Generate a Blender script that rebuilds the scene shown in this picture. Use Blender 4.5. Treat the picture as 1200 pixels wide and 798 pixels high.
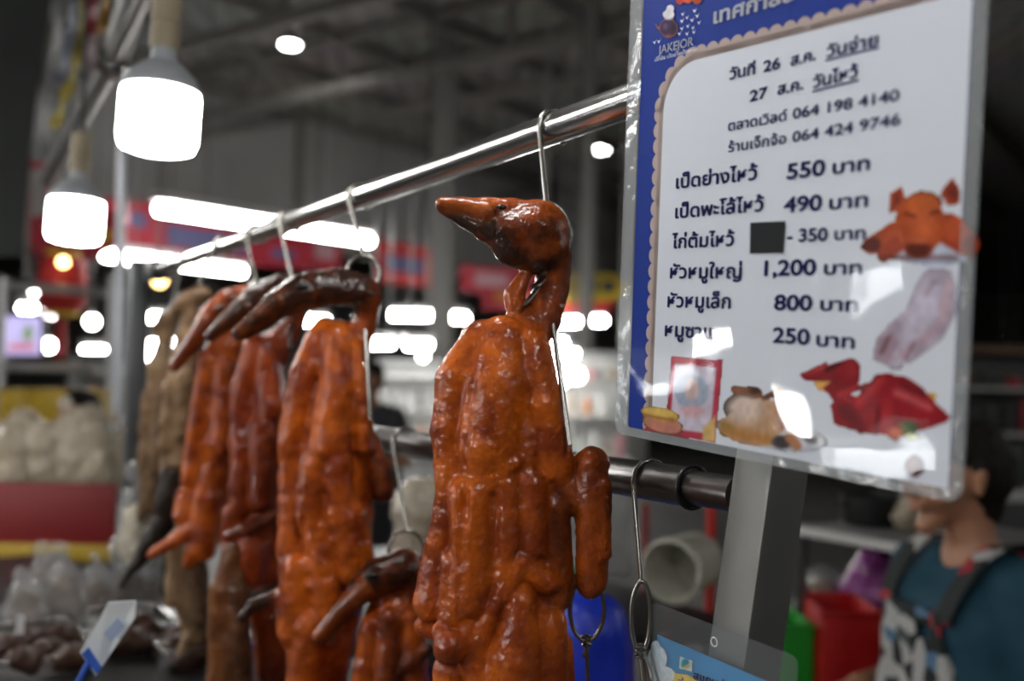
import bpy, bmesh, math, random
import numpy as np
from mathutils import Vector, Matrix, noise as mnoise

for _o in list(bpy.data.objects):
    bpy.data.objects.remove(_o)
random.seed(7)
SC = bpy.context.scene
COL = SC.collection
FPX = 1200.0                                    # 36 mm lens on a 36 mm sensor, 1200 px wide

# ------------------------------------------------------------------ camera
CAM = Vector((0, 0, 1.65))
_p, _a = math.radians(1.96), 0.019
FW = Vector((0, math.cos(_p), math.sin(_p)))
_r0, _u0 = Vector((1, 0, 0)), Vector((0, -math.sin(_p), math.cos(_p)))
RT = (_r0 * math.cos(_a) + _u0 * math.sin(_a)).normalized()
UP = (_u0 * math.cos(_a) - _r0 * math.sin(_a)).normalized()
cd = bpy.data.cameras.new('camera')
cd.sensor_width = 36; cd.lens = 36
cd.dof.use_dof = True
cd.dof.focus_distance = 0.80
cd.dof.aperture_fstop = 3.3
cam = bpy.data.objects.new('camera', cd); COL.objects.link(cam)
cam.matrix_world = Matrix(((RT.x, UP.x, -FW.x, CAM.x), (RT.y, UP.y, -FW.y, CAM.y),
                           (RT.z, UP.z, -FW.z, CAM.z), (0, 0, 0, 1)))
SC.camera = cam

# ------------------------------------------------------------------ world, exposure
W = bpy.data.worlds.new('world'); SC.world = W; W.use_nodes = True
W.node_tree.nodes['Background'].inputs[0].default_value = (0.5, 0.55, 0.6, 1)
W.node_tree.nodes['Background'].inputs[1].default_value = 0.3
SC.view_settings.view_transform = 'Standard'
SC.view_settings.look = 'None'
SC.view_settings.gamma = 1
SC.view_settings.use_curve_mapping = False
SC.view_settings.exposure = 0.42
SC.cycles.max_bounces = 6
SC.cycles.transparent_max_bounces = 16
SC.cycles.caustics_reflective = False
SC.cycles.caustics_refractive = False
SC.cycles.use_denoising = True
PENDANT = 26.0        # radiance of the big pendant bulbs
TUBE = 45.0            # radiance of the fluorescent tubes


def at(px, py, d):
    """World point seen at photo pixel (px, py), d metres along the view axis."""
    return CAM + (RT * ((px - 600) / FPX) - UP * ((py - 399) / FPX) + FW) * d


def pix(P):
    v = P - CAM
    d = v.dot(FW)
    return 600 + v.dot(RT) / d * FPX, 399 - v.dot(UP) / d * FPX


def camdir(x, y, z):
    return (RT * x + UP * y + FW * z).normalized()


# ------------------------------------------------------------------ objects
def link(name, verts, faces, m, parent=None, smooth=True, angle=40, origin=None):
    me = bpy.data.meshes.new(name)
    off = origin if origin is not None else Vector((0, 0, 0))
    me.from_pydata([(v[0] - off[0], v[1] - off[1], v[2] - off[2]) for v in verts], [], [list(map(int, f)) for f in faces])
    if m is not None:
        me.materials.append(m)
    if smooth:
        me.polygons.foreach_set('use_smooth', [True] * len(me.polygons))
        me.set_sharp_from_angle(angle=math.radians(angle))
    me.update()
    o = bpy.data.objects.new(name, me)
    COL.objects.link(o)
    if parent is not None:
        o.parent = parent
    elif origin is not None:
        o.location = origin
    return o


def tag(o, label, cat, group=None, kind=None):
    o['label'] = label; o['category'] = cat
    if group: o['group'] = group
    if kind: o['kind'] = kind
    return o


def thing(name, label, cat, loc, group=None):
    o = bpy.data.objects.new(name, None); COL.objects.link(o)
    o.location = loc; o.empty_display_size = 0.05
    return tag(o, label, cat, group)


def wloc(o):
    v = Vector(o.location)
    while o.parent is not None:
        o = o.parent; v = v + o.location
    return v


def copy_tree(o, parent=None):
    c = o.copy(); COL.objects.link(c)
    if parent is not None: c.parent = parent
    for ch in list(o.children):
        copy_tree(ch, c)
    return c


class MB:
    """Collects shapes in world coordinates, then becomes ONE mesh object."""
    def __init__(s): s.v = []; s.f = []

    def add(s, vs, fs):
        n = len(s.v); s.v += [tuple(v) for v in vs]; s.f += [tuple(i + n for i in f) for f in fs]

    def box(s, c, ex, ey, ez):
        """centre and three half-axis vectors"""
        c, ex, ey, ez = map(Vector, (c, ex, ey, ez))
        vs = [c + ex * i + ey * j + ez * k for i in (-1, 1) for j in (-1, 1) for k in (-1, 1)]
        fs = [(0, 1, 3, 2), (4, 6, 7, 5), (0, 4, 5, 1), (2, 3, 7, 6), (0, 2, 6, 4), (1, 5, 7, 3)]
        if ex.cross(ey).dot(ez) < 0: fs = [f[::-1] for f in fs]
        s.add(vs, fs); return s

    def bevbox(s, c, ex, ey, ez, b=0.003, seg=2):
        c, ex, ey, ez = map(Vector, (c, ex, ey, ez))
        bm = bmesh.new(); bmesh.ops.create_cube(bm, size=2)
        L = (ex.length, ey.length, ez.length)
        for v in bm.verts: v.co = Vector((v.co.x * L[0], v.co.y * L[1], v.co.z * L[2]))
        bmesh.ops.bevel(bm, geom=list(bm.edges), offset=min(b, min(L) * .9), segments=seg, affect='EDGES', profile=.5)
        X, Y, Z = ex.normalized(), ey.normalized(), ez.normalized()
        flip = X.cross(Y).dot(Z) < 0
        bm.verts.index_update()
        vs = [c + X * v.co.x + Y * v.co.y + Z * v.co.z for v in bm.verts]
        fs = [tuple(v.index for v in f.verts) for f in bm.faces]
        if flip: fs = [f[::-1] for f in fs]
        bm.free(); s.add(vs, fs); return s

    def tube(s, pts, r, seg=10, closed=False, caps=True):
        pts = [Vector(p) for p in pts]; n = len(pts)
        rs = r if isinstance(r, (list, tuple)) else [r] * n
        T = []
        for i in range(n):
            if closed: t = pts[(i + 1) % n] - pts[(i - 1) % n]
            else: t = pts[min(i + 1, n - 1)] - pts[max(i - 1, 0)]
            T.append(t.normalized())
        a = Vector((0, 0, 1)) if abs(T[0].z) < .9 else Vector((1, 0, 0))
        N = (a - T[0] * a.dot(T[0])).normalized()
        vs = []; fs = []
        for i in range(n):
            N = (N - T[i] * N.dot(T[i])).normalized(); B = T[i].cross(N)
            for k in range(seg):
                w = 2 * math.pi * k / seg
                vs.append(pts[i] + (N * math.cos(w) + B * math.sin(w)) * rs[i])
        m = n if closed else n - 1
        for i in range(m):
            j = (i + 1) % n
            for k in range(seg):
                l = (k + 1) % seg
                fs.append((i * seg + k, i * seg + l, j * seg + l, j * seg + k))
        if caps and not closed:
            fs.append(tuple(range(seg - 1, -1, -1))); fs.append(tuple((n - 1) * seg + k for k in range(seg)))
        s.add(vs, fs); return s

    def lathe(s, prof, c, axis=(0, 0, 1), seg=28, caps=True):
        """profile of (radius, height) along axis from c"""
        c = Vector(c); Z = Vector(axis).normalized()
        X = Z.orthogonal().normalized(); Y = Z.cross(X)
        vs = []; fs = []
        for (r, h) in prof:
            for k in range(seg):
                w = 2 * math.pi * k / seg
                vs.append(c + Z * h + (X * math.cos(w) + Y * math.sin(w)) * r)
        for i in range(len(prof) - 1):
            for k in range(seg):
                l = (k + 1) % seg
                fs.append((i * seg + k, i * seg + l, (i + 1) * seg + l, (i + 1) * seg + k))
        if caps:
            fs.append(tuple(range(seg - 1, -1, -1))); fs.append(tuple((len(prof) - 1) * seg + k for k in range(seg)))
        s.add(vs, fs); return s

    def prism(s, poly, ez):
        """closed outline (world points) swept by ez"""
        ez = Vector(ez); n = len(poly); P = [Vector(p) for p in poly]
        vs = P + [p + ez for p in P]
        nn = Vector((0, 0, 0))
        for i in range(n): nn += (P[i] - P[0]).cross(P[(i + 1) % n] - P[0])
        fs = [tuple(range(n - 1, -1, -1)), tuple(range(n, 2 * n))] + [(i, (i + 1) % n, n + (i + 1) % n, n + i) for i in range(n)]
        if nn.dot(ez) < 0: fs = [f[::-1] for f in fs]
        s.add(vs, fs); return s

    def build(s, name, m, parent=None, smooth=True, angle=40, at_=None):
        if parent is not None:
            return link(name, s.v, s.f, m, parent, smooth, angle, wloc(parent))
        if at_ is None:
            A = np.array(s.v); lo, hi = A.min(0), A.max(0)
            at_ = Vector(((lo[0] + hi[0]) / 2, (lo[1] + hi[1]) / 2, lo[2]))
        return link(name, s.v, s.f, m, None, smooth, angle, at_)


def spline(pts, n=8):
    """Catmull-Rom through the points"""
    P = [Vector(p) for p in pts]; out = []
    for i in range(len(P) - 1):
        p0, p1, p2, p3 = P[max(i - 1, 0)], P[i], P[i + 1], P[min(i + 2, len(P) - 1)]
        for k in range(n):
            t = k / n
            out.append(.5 * ((2 * p1) + (p2 - p0) * t + (2 * p0 - 5 * p1 + 4 * p2 - p3) * t * t + (3 * p1 - p0 - 3 * p2 + p3) * t ** 3))
    out.append(P[-1]); return out


# ------------------------------------------------------------------ materials
MATS = {}


def mat(name, col, rough=.5, metal=0., var=.12, vscale=30., bump=0., bscale=200., **kw):
    """Principled surface whose colour varies a little with noise."""
    if name in MATS: return MATS[name]
    m = bpy.data.materials.new(name); m.use_nodes = True; MATS[name] = m
    nt = m.node_tree; b = nt.nodes['Principled BSDF']
    tc = nt.nodes.new('ShaderNodeTexCoord')
    nz = nt.nodes.new('ShaderNodeTexNoise'); nz.inputs['Scale'].default_value = vscale; nz.inputs['Detail'].default_value = 4
    nt.links.new(tc.outputs['Object'], nz.inputs['Vector'])
    mx = nt.nodes.new('ShaderNodeMix'); mx.data_type = 'RGBA'
    mx.inputs['A'].default_value = (*[c * (1 - var) for c in col], 1)
    mx.inputs['B'].default_value = (*[min(1, c * (1 + var)) for c in col], 1)
    nt.links.new(nz.outputs['Fac'], mx.inputs['Factor'])
    nt.links.new(mx.outputs['Result'], b.inputs['Base Color'])
    b.inputs['Roughness'].default_value = rough; b.inputs['Metallic'].default_value = metal
    if bump:
        n2 = nt.nodes.new('ShaderNodeTexNoise'); n2.inputs['Scale'].default_value = bscale; n2.inputs['Detail'].default_value = 3
        nt.links.new(tc.outputs['Object'], n2.inputs['Vector'])
        bp = nt.nodes.new('ShaderNodeBump'); bp.inputs['Strength'].default_value = bump; bp.inputs['Distance'].default_value = .002
        nt.links.new(n2.outputs['Fac'], bp.inputs['Height']); nt.links.new(bp.outputs['Normal'], b.inputs['Normal'])
    for k, v in kw.items(): b.inputs[k.replace('_', ' ')].default_value = v
    return m


def emis(name, col, strength):
    if name in MATS: return MATS[name]
    m = bpy.data.materials.new(name); m.use_nodes = True; MATS[name] = m
    b = m.node_tree.nodes['Principled BSDF']
    b.inputs['Base Color'].default_value = (.8, .8, .8, 1)
    b.inputs['Emission Color'].default_value = (*col, 1); b.inputs['Emission Strength'].default_value = strength
    return m


def film(name, tint=(1, 1, 1), body=0.05, rough=.04, bump=0., bscale=30., bcol=(.8, .8, .8)):
    """Thin clear plastic: passes light, mirrors it by Fresnel, a little milky."""
    if name in MATS: return MATS[name]
    m = bpy.data.materials.new(name); m.use_nodes = True; MATS[name] = m
    nt = m.node_tree; nt.nodes.clear()
    out = nt.nodes.new('ShaderNodeOutputMaterial')
    tr = nt.nodes.new('ShaderNodeBsdfTransparent'); tr.inputs[0].default_value = (*tint, 1)
    df = nt.nodes.new('ShaderNodeBsdfDiffuse'); df.inputs[0].default_value = (*bcol, 1)
    gl = nt.nodes.new('ShaderNodeBsdfGlossy'); gl.inputs['Roughness'].default_value = rough; gl.inputs[0].default_value = (1, 1, 1, 1)
    fr = nt.nodes.new('ShaderNodeFresnel'); fr.inputs[0].default_value = 1.5
    m1 = nt.nodes.new('ShaderNodeMixShader'); m1.inputs[0].default_value = body
    m2 = nt.nodes.new('ShaderNodeMixShader')
    nt.links.new(tr.outputs[0], m1.inputs[1]); nt.links.new(df.outputs[0], m1.inputs[2])
    nt.links.new(m1.outputs[0], m2.inputs[1]); nt.links.new(gl.outputs[0], m2.inputs[2])
    ge = nt.nodes.new('ShaderNodeNewGeometry'); iv = nt.nodes.new('ShaderNodeMath'); iv.operation = 'SUBTRACT'; iv.inputs[0].default_value = 1
    mu = nt.nodes.new('ShaderNodeMath'); mu.operation = 'MULTIPLY'
    nt.links.new(ge.outputs['Backfacing'], iv.inputs[1]); nt.links.new(iv.outputs[0], mu.inputs[0]); nt.links.new(fr.outputs[0], mu.inputs[1])
    nt.links.new(mu.outputs[0], m2.inputs[0]); nt.links.new(m2.outputs[0], out.inputs[0])
    if bump:
        tc = nt.nodes.new('ShaderNodeTexCoord')
        n2 = nt.nodes.new('ShaderNodeTexNoise'); n2.inputs['Scale'].default_value = bscale; n2.inputs['Detail'].default_value = 1.5
        nt.links.new(tc.outputs['Object'], n2.inputs['Vector'])
        bp = nt.nodes.new('ShaderNodeBump'); bp.inputs['Strength'].default_value = bump; bp.inputs['Distance'].default_value = .002
        nt.links.new(n2.outputs['Fac'], bp.inputs['Height'])
        nt.links.new(bp.outputs[0], gl.inputs['Normal']); nt.links.new(bp.outputs[0], fr.inputs['Normal'])
    return m


ZUP = Vector((0, 0, 1))
STEEL = mat('brushed_steel', (.55, .55, .54), .2, 1., .12, 25, .12, 300)
DSTEEL = mat('grey_steel', (.20, .195, .19), .3, 1., .15, 20, .15, 200)
WIRE = mat('wire_steel', (.36, .345, .32), .27, 1., .25, 90)
IRON = mat('black_iron', (.02, .02, .022), .45, .4)
BLACK = mat('black_plastic', (.012, .012, .013), .4)
WHITE = mat('white_plastic', (.72, .73, .74), .4)
GREYPAINT = mat('grey_paint', (.22, .22, .22), .5)

# ------------------------------------------------------------------ solid shapes from distance fields
_rng = np.random.default_rng(3)


def vnoise(shape, res, scale, seed):
    rng = np.random.default_rng(seed)
    Ws = []; ms = []
    for n in shape:
        x = np.arange(n) * res / scale; m = int(x[-1]) + 2
        i = np.floor(x).astype(int); t = x - i; t = t * t * (3 - 2 * t)
        Wm = np.zeros((n, m), np.float32); Wm[np.arange(n), i] = 1 - t; Wm[np.arange(n), i + 1] += t
        Ws.append(Wm); ms.append(m)
    R = rng.uniform(-1, 1, ms).astype(np.float32)
    R = np.tensordot(Ws[0], R, (1, 0)); R = np.tensordot(R, Ws[1], (1, 1)); R = np.tensordot(R, Ws[2], (1, 1))
    # axes after the tensordots: (x, z, y) -> (x, y, z)
    return R


def _dist(P, prim):
    """prim: list of (x, y, z, r) joined as round cones, optional per-axis squash"""
    pts, sq = prim['p'], prim.get('sq')
    best = None
    for a, b in zip(pts[:-1], pts[1:]) if len(pts) > 1 else [(pts[0], pts[0])]:
        q = [P[i] - a[i] for i in range(3)]
        ab = [b[i] - a[i] for i in range(3)]
        w = sq or (1, 1, 1)
        q = [q[i] * w[i] for i in range(3)]; ab = [ab[i] * w[i] for i in range(3)]
        L = ab[0] ** 2 + ab[1] ** 2 + ab[2] ** 2
        if L > 1e-9:
            t = np.clip((q[0] * ab[0] + q[1] * ab[1] + q[2] * ab[2]) / L, 0, 1)
            d = np.sqrt((q[0] - t * ab[0]) ** 2 + (q[1] - t * ab[1]) ** 2 + (q[2] - t * ab[2]) ** 2) - (a[3] + (b[3] - a[3]) * t)
        else:
            d = np.sqrt(q[0] ** 2 + q[1] ** 2 + q[2] ** 2) - a[3]
        best = d if best is None else np.minimum(best, d)
    return best


def C(*p, k=8, t=0., sq=None, cut=False):
    return dict(p=p, k=k, t=t, sq=sq, cut=cut)


def sdf_mesh(prims, res, noises=(), seed=1, pad=10, clip=None):
    """Union (smooth) of the prims; prims with cut=True carve. Returns verts, faces, tint."""
    A = np.array([[q[0], q[1], q[2], q[3]] for pr in prims if not pr['cut'] for q in pr['p']])
    sqm = [min(pr['sq']) if pr['sq'] else 1 for pr in prims if not pr['cut'] for q in pr['p']]
    R = A[:, 3] / np.array(sqm)
    lo = (A[:, :3] - R[:, None]).min(0) - pad; hi = (A[:, :3] + R[:, None]).max(0) + pad
    n = np.ceil((hi - lo) / res).astype(int) + 1
    ax = [lo[i] + np.arange(n[i]) * res for i in range(3)]
    F = np.full(tuple(n), 60 * res, np.float32)
    for pr in prims:
        B = np.array(pr['p'], float); s = np.array(pr['sq'] or (1, 1, 1)); k = pr['k']
        m = pr['p'] and max(q[3] for q in pr['p'])
        l2 = B[:, :3].min(0) - (m + k + 3 * res) / s; h2 = B[:, :3].max(0) + (m + k + 3 * res) / s
        sl = tuple(slice(max(0, int((l2[i] - lo[i]) / res)), min(n[i], int((h2[i] - lo[i]) / res) + 2)) for i in range(3))
        P = np.meshgrid(*[ax[i][sl[i]].astype(np.float32) for i in range(3)], indexing='ij', sparse=True)
        d = _dist(P, pr); f = F[sl]
        if pr['cut']:
            h = np.maximum(k - np.abs(f + d), 0) / k; F[sl] = np.maximum(f, -d) + h * h * k * .25
        else:
            h = np.maximum(k - np.abs(f - d), 0) / k; F[sl] = np.minimum(f, d) - h * h * k * .25
    for i, (sc, am) in enumerate(noises):
        N = vnoise((n[0], n[1], n[2]), res, sc, seed * 17 + i)
        if N.shape != F.shape: N = np.transpose(N, (0, 2, 1)) if N.shape == (n[0], n[2], n[1]) else N
        F = F + N * am
    if clip is not None: F = clip(F, ax)
    V, Q = nets(F, lo, res)
    tw = np.zeros(len(V)); ts = np.zeros(len(V))
    P = [V[:, 0], V[:, 1], V[:, 2]]
    for pr in prims:
        if pr['cut']: continue
        w = np.exp(-np.maximum(_dist(P, pr), 0) / (2.5 * res)) + 1e-9
        tw += w; ts += w * pr['t']
    return V, Q, ts / tw


def nets(F, lo, res):
    s = F < 0
    nx, ny, nz = F.shape
    cnt = np.zeros((nx - 1, ny - 1, nz - 1), np.int8)
    offs = [(i, j, k) for i in (0, 1) for j in (0, 1) for k in (0, 1)]
    for i, j, k in offs: cnt += s[i:nx - 1 + i, j:ny - 1 + j, k:nz - 1 + k]
    act = (cnt > 0) & (cnt < 8)
    I = np.argwhere(act); idx = np.full(act.shape, -1, np.int64); idx[act] = np.arange(len(I))
    pos = np.zeros((len(I), 3)); w = np.zeros(len(I))
    for a in offs:
        for ax_ in range(3):
            if a[ax_]: continue
            b = list(a); b[ax_] = 1
            fa = F[I[:, 0] + a[0], I[:, 1] + a[1], I[:, 2] + a[2]]; fb = F[I[:, 0] + b[0], I[:, 1] + b[1], I[:, 2] + b[2]]
            mk = (fa < 0) != (fb < 0)
            t = np.where(mk, fa / np.where(mk, fa - fb, 1), 0)
            pos += mk[:, None] * np.array(a); pos[:, ax_] += mk * t; w += mk
    V = lo + res * (I + pos / w[:, None])
    Q = []
    for ax_ in range(3):
        o1, o2 = [(1, 2), (2, 0), (0, 1)][ax_]
        sl0 = [slice(None)] * 3; sl1 = [slice(None)] * 3
        sl0[ax_] = slice(0, -1); sl1[ax_] = slice(1, None)
        cr = s[tuple(sl0)] != s[tuple(sl1)]
        E = np.argwhere(cr)
        E = E[(E[:, o1] > 0) & (E[:, o2] > 0) & (E[:, o1] < F.shape[o1] - 1) & (E[:, o2] < F.shape[o2] - 1)]
        ins = s[E[:, 0], E[:, 1], E[:, 2]]
        def cell(d1, d2):
            G = E.copy(); G[:, o1] -= d1; G[:, o2] -= d2
            return idx[G[:, 0], G[:, 1], G[:, 2]]
        q = np.stack([cell(1, 1), cell(0, 1), cell(0, 0), cell(1, 0)], 1)
        q[~ins] = q[~ins][:, ::-1]
        Q.append(q)
    return V, np.concatenate(Q)


def mesh_np(name, V, Q, m, tint=None, parent=None, origin=None, flip=False):
    if flip: Q = Q[:, ::-1]
    me = bpy.data.meshes.new(name)
    off = np.array(origin if origin is not None else (0, 0, 0), float)
    me.vertices.add(len(V)); me.vertices.foreach_set('co', (V - off).astype(np.float32).ravel())
    me.loops.add(Q.size); me.loops.foreach_set('vertex_index', Q.astype(np.int32).ravel())
    me.polygons.add(len(Q)); me.polygons.foreach_set('loop_start', np.arange(0, Q.size, Q.shape[1], dtype=np.int32))
    me.polygons.foreach_set('use_smooth', np.ones(len(Q), bool))
    me.update(calc_edges=True); me.validate()
    if tint is not None:
        at_ = me.attributes.new('tint', 'FLOAT', 'POINT'); at_.data.foreach_set('value', tint.astype(np.float32))
    me.materials.append(m)
    o = bpy.data.objects.new(name, me); COL.objects.link(o)
    if parent is not None: o.parent = parent
    elif origin is not None: o.location = origin
    return o


def px_world(V, d):
    """(px, depth px, py) -> world, on the plane d metres away (scale d/1200 per px)"""
    s = d / FPX
    M = np.array([RT[:], FW[:], (-UP)[:]])
    c = np.array(CAM[:]) + np.array(FW[:]) * d
    return c + (V - np.array([600, 0, 399])) * s @ M


def pxp(px, dz, py, d):
    return Vector(px_world(np.array([[px, dz, py]], float), d)[0])
# ------------------------------------------------------------------ the market hall
HB = Vector((.574, .819, 0))                        # along the partition wall, away to the right
HA = Vector((-.819, .574, 0))
HC = Vector((0, 0, 0))
ZC = 6.15
FLOORM = mat('concrete_floor', (.09, .088, .085), .45, var=.2, vscale=1.5)
CEILM = bpy.data.materials.new('corrugated_ceiling'); CEILM.use_nodes = True
def _ceil():
    nt = CEILM.node_tree; N = nt.nodes; L = nt.links; b = N['Principled BSDF']
    tc = N.new('ShaderNodeTexCoord'); wv = N.new('ShaderNodeTexWave'); wv.inputs['Scale'].default_value = .9; wv.inputs['Distortion'].default_value = .4; wv.inputs['Detail'].default_value = 1
    nz = N.new('ShaderNodeTexNoise'); nz.inputs['Scale'].default_value = .55; nz.inputs['Detail'].default_value = 4
    L.new(tc.outputs['Object'], wv.inputs['Vector']); L.new(tc.outputs['Object'], nz.inputs['Vector'])
    m1 = N.new('ShaderNodeMix'); m1.data_type = 'RGBA'; m1.inputs['A'].default_value = (.36, .35, .33, 1); m1.inputs['B'].default_value = (.52, .51, .48, 1)
    L.new(wv.outputs['Fac'], m1.inputs['Factor'])
    m2 = N.new('ShaderNodeMix'); m2.data_type = 'RGBA'; m2.blend_type = 'MULTIPLY'; m2.inputs['Factor'].default_value = .5
    L.new(m1.outputs['Result'], m2.inputs['A']); L.new(nz.outputs['Color'], m2.inputs['B'])
    L.new(m2.outputs['Result'], b.inputs['Base Color']); b.inputs['Roughness'].default_value = .6
_ceil()
WALLM = mat('grey_wall_paint', (.36, .36, .355), .6, var=.12, vscale=.8)
WALLD = mat('dark_wall_paint', (.24, .24, .23), .6, var=.25, vscale=.7)
BEAMM = mat('dark_beam_steel', (.23, .22, .205), .5, .1, var=.3, vscale=2)


def struct(name, mb, m, **kw):
    o = mb.build(name, m, None, smooth=False, **kw); o['kind'] = 'structure'; return o


X0, X1, Y0, Y1 = -26, 30, -9, 50
struct('floor', MB().box((2, 20.5, -.05), (28, 0, 0), (0, 29.5, 0), (0, 0, .05)), FLOORM)
struct('ceiling', MB().box((2, 20.5, ZC + .05), (28, 0, 0), (0, 29.5, 0), (0, 0, .05)), CEILM)
struct('wall_left', MB().box((X0 - .05, 20.5, ZC / 2), (.05, 0, 0), (0, 29.5, 0), (0, 0, ZC / 2)), WALLD)
struct('wall_right', MB().box((X1 + .05, 20.5, ZC / 2), (.05, 0, 0), (0, 29.5, 0), (0, 0, ZC / 2)), WALLD)
struct('wall_back', MB().box((2, Y1 + .05, ZC / 2), (28, 0, 0), (0, .05, 0), (0, 0, ZC / 2)), WALLD)
struct('wall_front', MB().box((2, Y0 - .05, ZC / 2), (28, 0, 0), (0, .05, 0), (0, 0, ZC / 2)), WALLM)

# hanging partition under the roof (the pale gable wall) with its ribs
PA = at(215, 98, 15.5); PA.z = 0
def wallp(s, z, off=0): return PA + HB * s + HA * off + ZUP_ * z
ZUP_ = Vector((0, 0, 1))
zb_ = 3.75
mb = MB(); mb.box(wallp(8, (ZC + zb_) / 2), HB * 17, HA * .06, ZUP_ * ((ZC - zb_) / 2)); struct('wall_upper', mb, WALLM)
mb = MB(); mb.box(wallp(8, ZC - .12, -.1), HB * 17, HA * .10, ZUP_ * .12); struct('trim_1', mb, BEAMM)
mb = MB(); mb.box(wallp(8, zb_ + .06, -.1), HB * 17, HA * .09, ZUP_ * .09); struct('trim_2', mb, BEAMM)
i = 3
for s in (-5.5, 2.3, 9.5, 16.5):
    mb = MB(); mb.box(wallp(s, (ZC + zb_) / 2, -.09), HB * .07, HA * .06, ZUP_ * ((ZC - zb_) / 2 - .1)); struct('trim_%d' % i, mb, BEAMM); i += 1
for s, u in ((2.3, -1), (9.5, 1), (9.5, -1)):
    p, q = wallp(s, ZC - .2, -.22), wallp(s + u * 3, ZC - 1.3, -.22)
    mb = MB(); mb.tube([p, q], .06, 8); struct('trim_%d' % i, mb, BEAMM); i += 1
# roof purlins across the ceiling and two trusses
for k in range(9):
    p = PA + HA * (-1.8 - k * 1.55) + ZUP_ * (ZC - .10)
    mb = MB(); mb.box(p + HB * 4, HB * 16, HA * .045, ZUP_ * .09); struct('trim_%d' % i, mb, BEAMM); i += 1
for px in (520, 905, 260):
    p = at(px, 100 if px == 520 else (70 if px > 520 else 60), 12.5 if px == 520 else 11.5)
    p.z = ZC - .75
    mb = MB(); mb.box(p + HA * -2.5, HA * 9, HB * .05, ZUP_ * .07)
    mb.box(p + HA * -2.5 + ZUP_ * .66, HA * 9, HB * .05, ZUP_ * .06)
    for q in range(-5, 6, 3):
        b_ = p + HA * (-2.5 + q * 1.5)
        mb.box(b_ + ZUP_ * .33, HA * .035, HB * .03, ZUP_ * .33)
        mb.tube([b_, b_ + HA * 1.5 + ZUP_ * .66], .025, 6)
    struct('trim_%d' % i, mb, BEAMM); i += 1


# ------------------------------------------------------------------ lamps
LAMPHOUSE = mat('lamp_housing_grey', (.42, .45, .48), .4, var=.05)
BULBM = emis('lit_bulb', (1, .985, .95), PENDANT)
BULBFAR = emis('lit_far_lamp', (1, .97, .92), 28)
WARM = emis('lit_warm_bulb', (1, .62, .22), 9)
TUBEM = emis('lit_tube', (1, .98, .94), TUBE)
SOCKET = mat('bamboo_tan', (.38, .32, .22), .6)


def pendant(c, r, label, up=.9):
    """drum shaped LED bulb hanging from a cord"""
    t = thing('pendant_bulb', label, 'lamp', c, 'pendant bulbs in a row over the stall')
    h = r * 1.55
    ax = (ZUP_ + HB * .05).normalized()
    mb = MB(); mb.lathe([(0, -h / 2), (r * .72, -h / 2), (r * .92, -h / 2 + r * .07), (r, -h / 2 + r * .28), (r, h / 2 - r * .1), (r * .97, h / 2), (0, h / 2)], c, ax, 40)
    mb.build('diffuser', BULBM, t)
    mb = MB(); b = c + ax * (h / 2)
    mb.lathe([(0, .001), (r * .99, .001), (r * 1.0, r * .1), (r * .86, r * .42), (r * .55, r * .72), (r * .34, r * .86), (r * .32, r * 1.15), (0, r * 1.15)], b, ax, 40)
    mb.build('housing', LAMPHOUSE, t)
    mb = MB(); s = b + ax * (r * 1.15)
    mb.lathe([(0, 0), (r * .36, 0), (r * .38, r * .15), (r * .38, r * .62), (r * .3, r * .66), (r * .3, r * .7), (r * .38, r * .74), (r * .38, r * 1.5), (0, r * 1.5)], s, ax, 20)
    mb.build('socket', SOCKET, t)
    s = s + ax * (r * 1.5)
    mb = MB(); top = Vector((s.x, s.y, ZC - .02)); mb.tube([s, top], .006, 8); mb.build('cord', BLACK, t)
    return t


B1, B2 = at(186, 143, 1.6), at(88, 260, 2.35)
st = B2 - B1; st.z = 0
pendant(B1, .060, 'biggest lit drum shaped pendant bulb, upper left')
pendant(B2, .060, 'smaller lit pendant bulb at far left, in front of the red banner')
B0 = B1 - st * .95; pendant(Vector((B0.x, B0.y, B1.z + .10)), .060, 'lit pendant bulb next in the row, above the nearest duck')
Bm = B1 - st * 1.9; pendant(Vector((Bm.x, Bm.y, B1.z + .16)), .060, 'lit pendant bulb at the near end of the row')


def tube_lamp(p, q, label, r=.022, group='fluorescent tubes in the hall', n=2, m=None):
    """batten with n lit tubes end to end, hung from the roof on two rods"""
    p, q = Vector(p), Vector(q); d = (q - p).normalized(); c = (p + q) / 2
    t = thing('fluorescent_lamp', label, 'lamp', c, group)
    L = (q - p).length; L1 = L / n
    w = d.cross(ZUP_).normalized()
    mb = MB(); mb.bevbox(c + ZUP_ * (r * 2.0), d * (L / 2), w * r * 1.5, ZUP_ * r * .8, r * .2); mb.build('batten', WHITE, t)
    for k in range(n):
        a, b = p + d * (L1 * k + .03), p + d * (L1 * (k + 1) - .03)
        mb = MB(); mb.tube([a, b], r, 12); mb.build('tube', m or TUBEM, t)
    mb = MB()
    for s in (.2, .8):
        a = p.lerp(q, s) + ZUP_ * r * 2.6
        mb.tube([a, Vector((a.x, a.y, ZC - .01))], .008, 6)
    mb.build('hanging_rod', GREYPAINT, t)
    return t


def tl(x0, y0, d0, x1, y1, d1, label, r=.022, n=2):
    p, q = at(x0, y0, d0), at(x1, y1, d1)
    q.z = p.z + (q.z - p.z)
    return tube_lamp(p, q, label, r, n=n)


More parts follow.
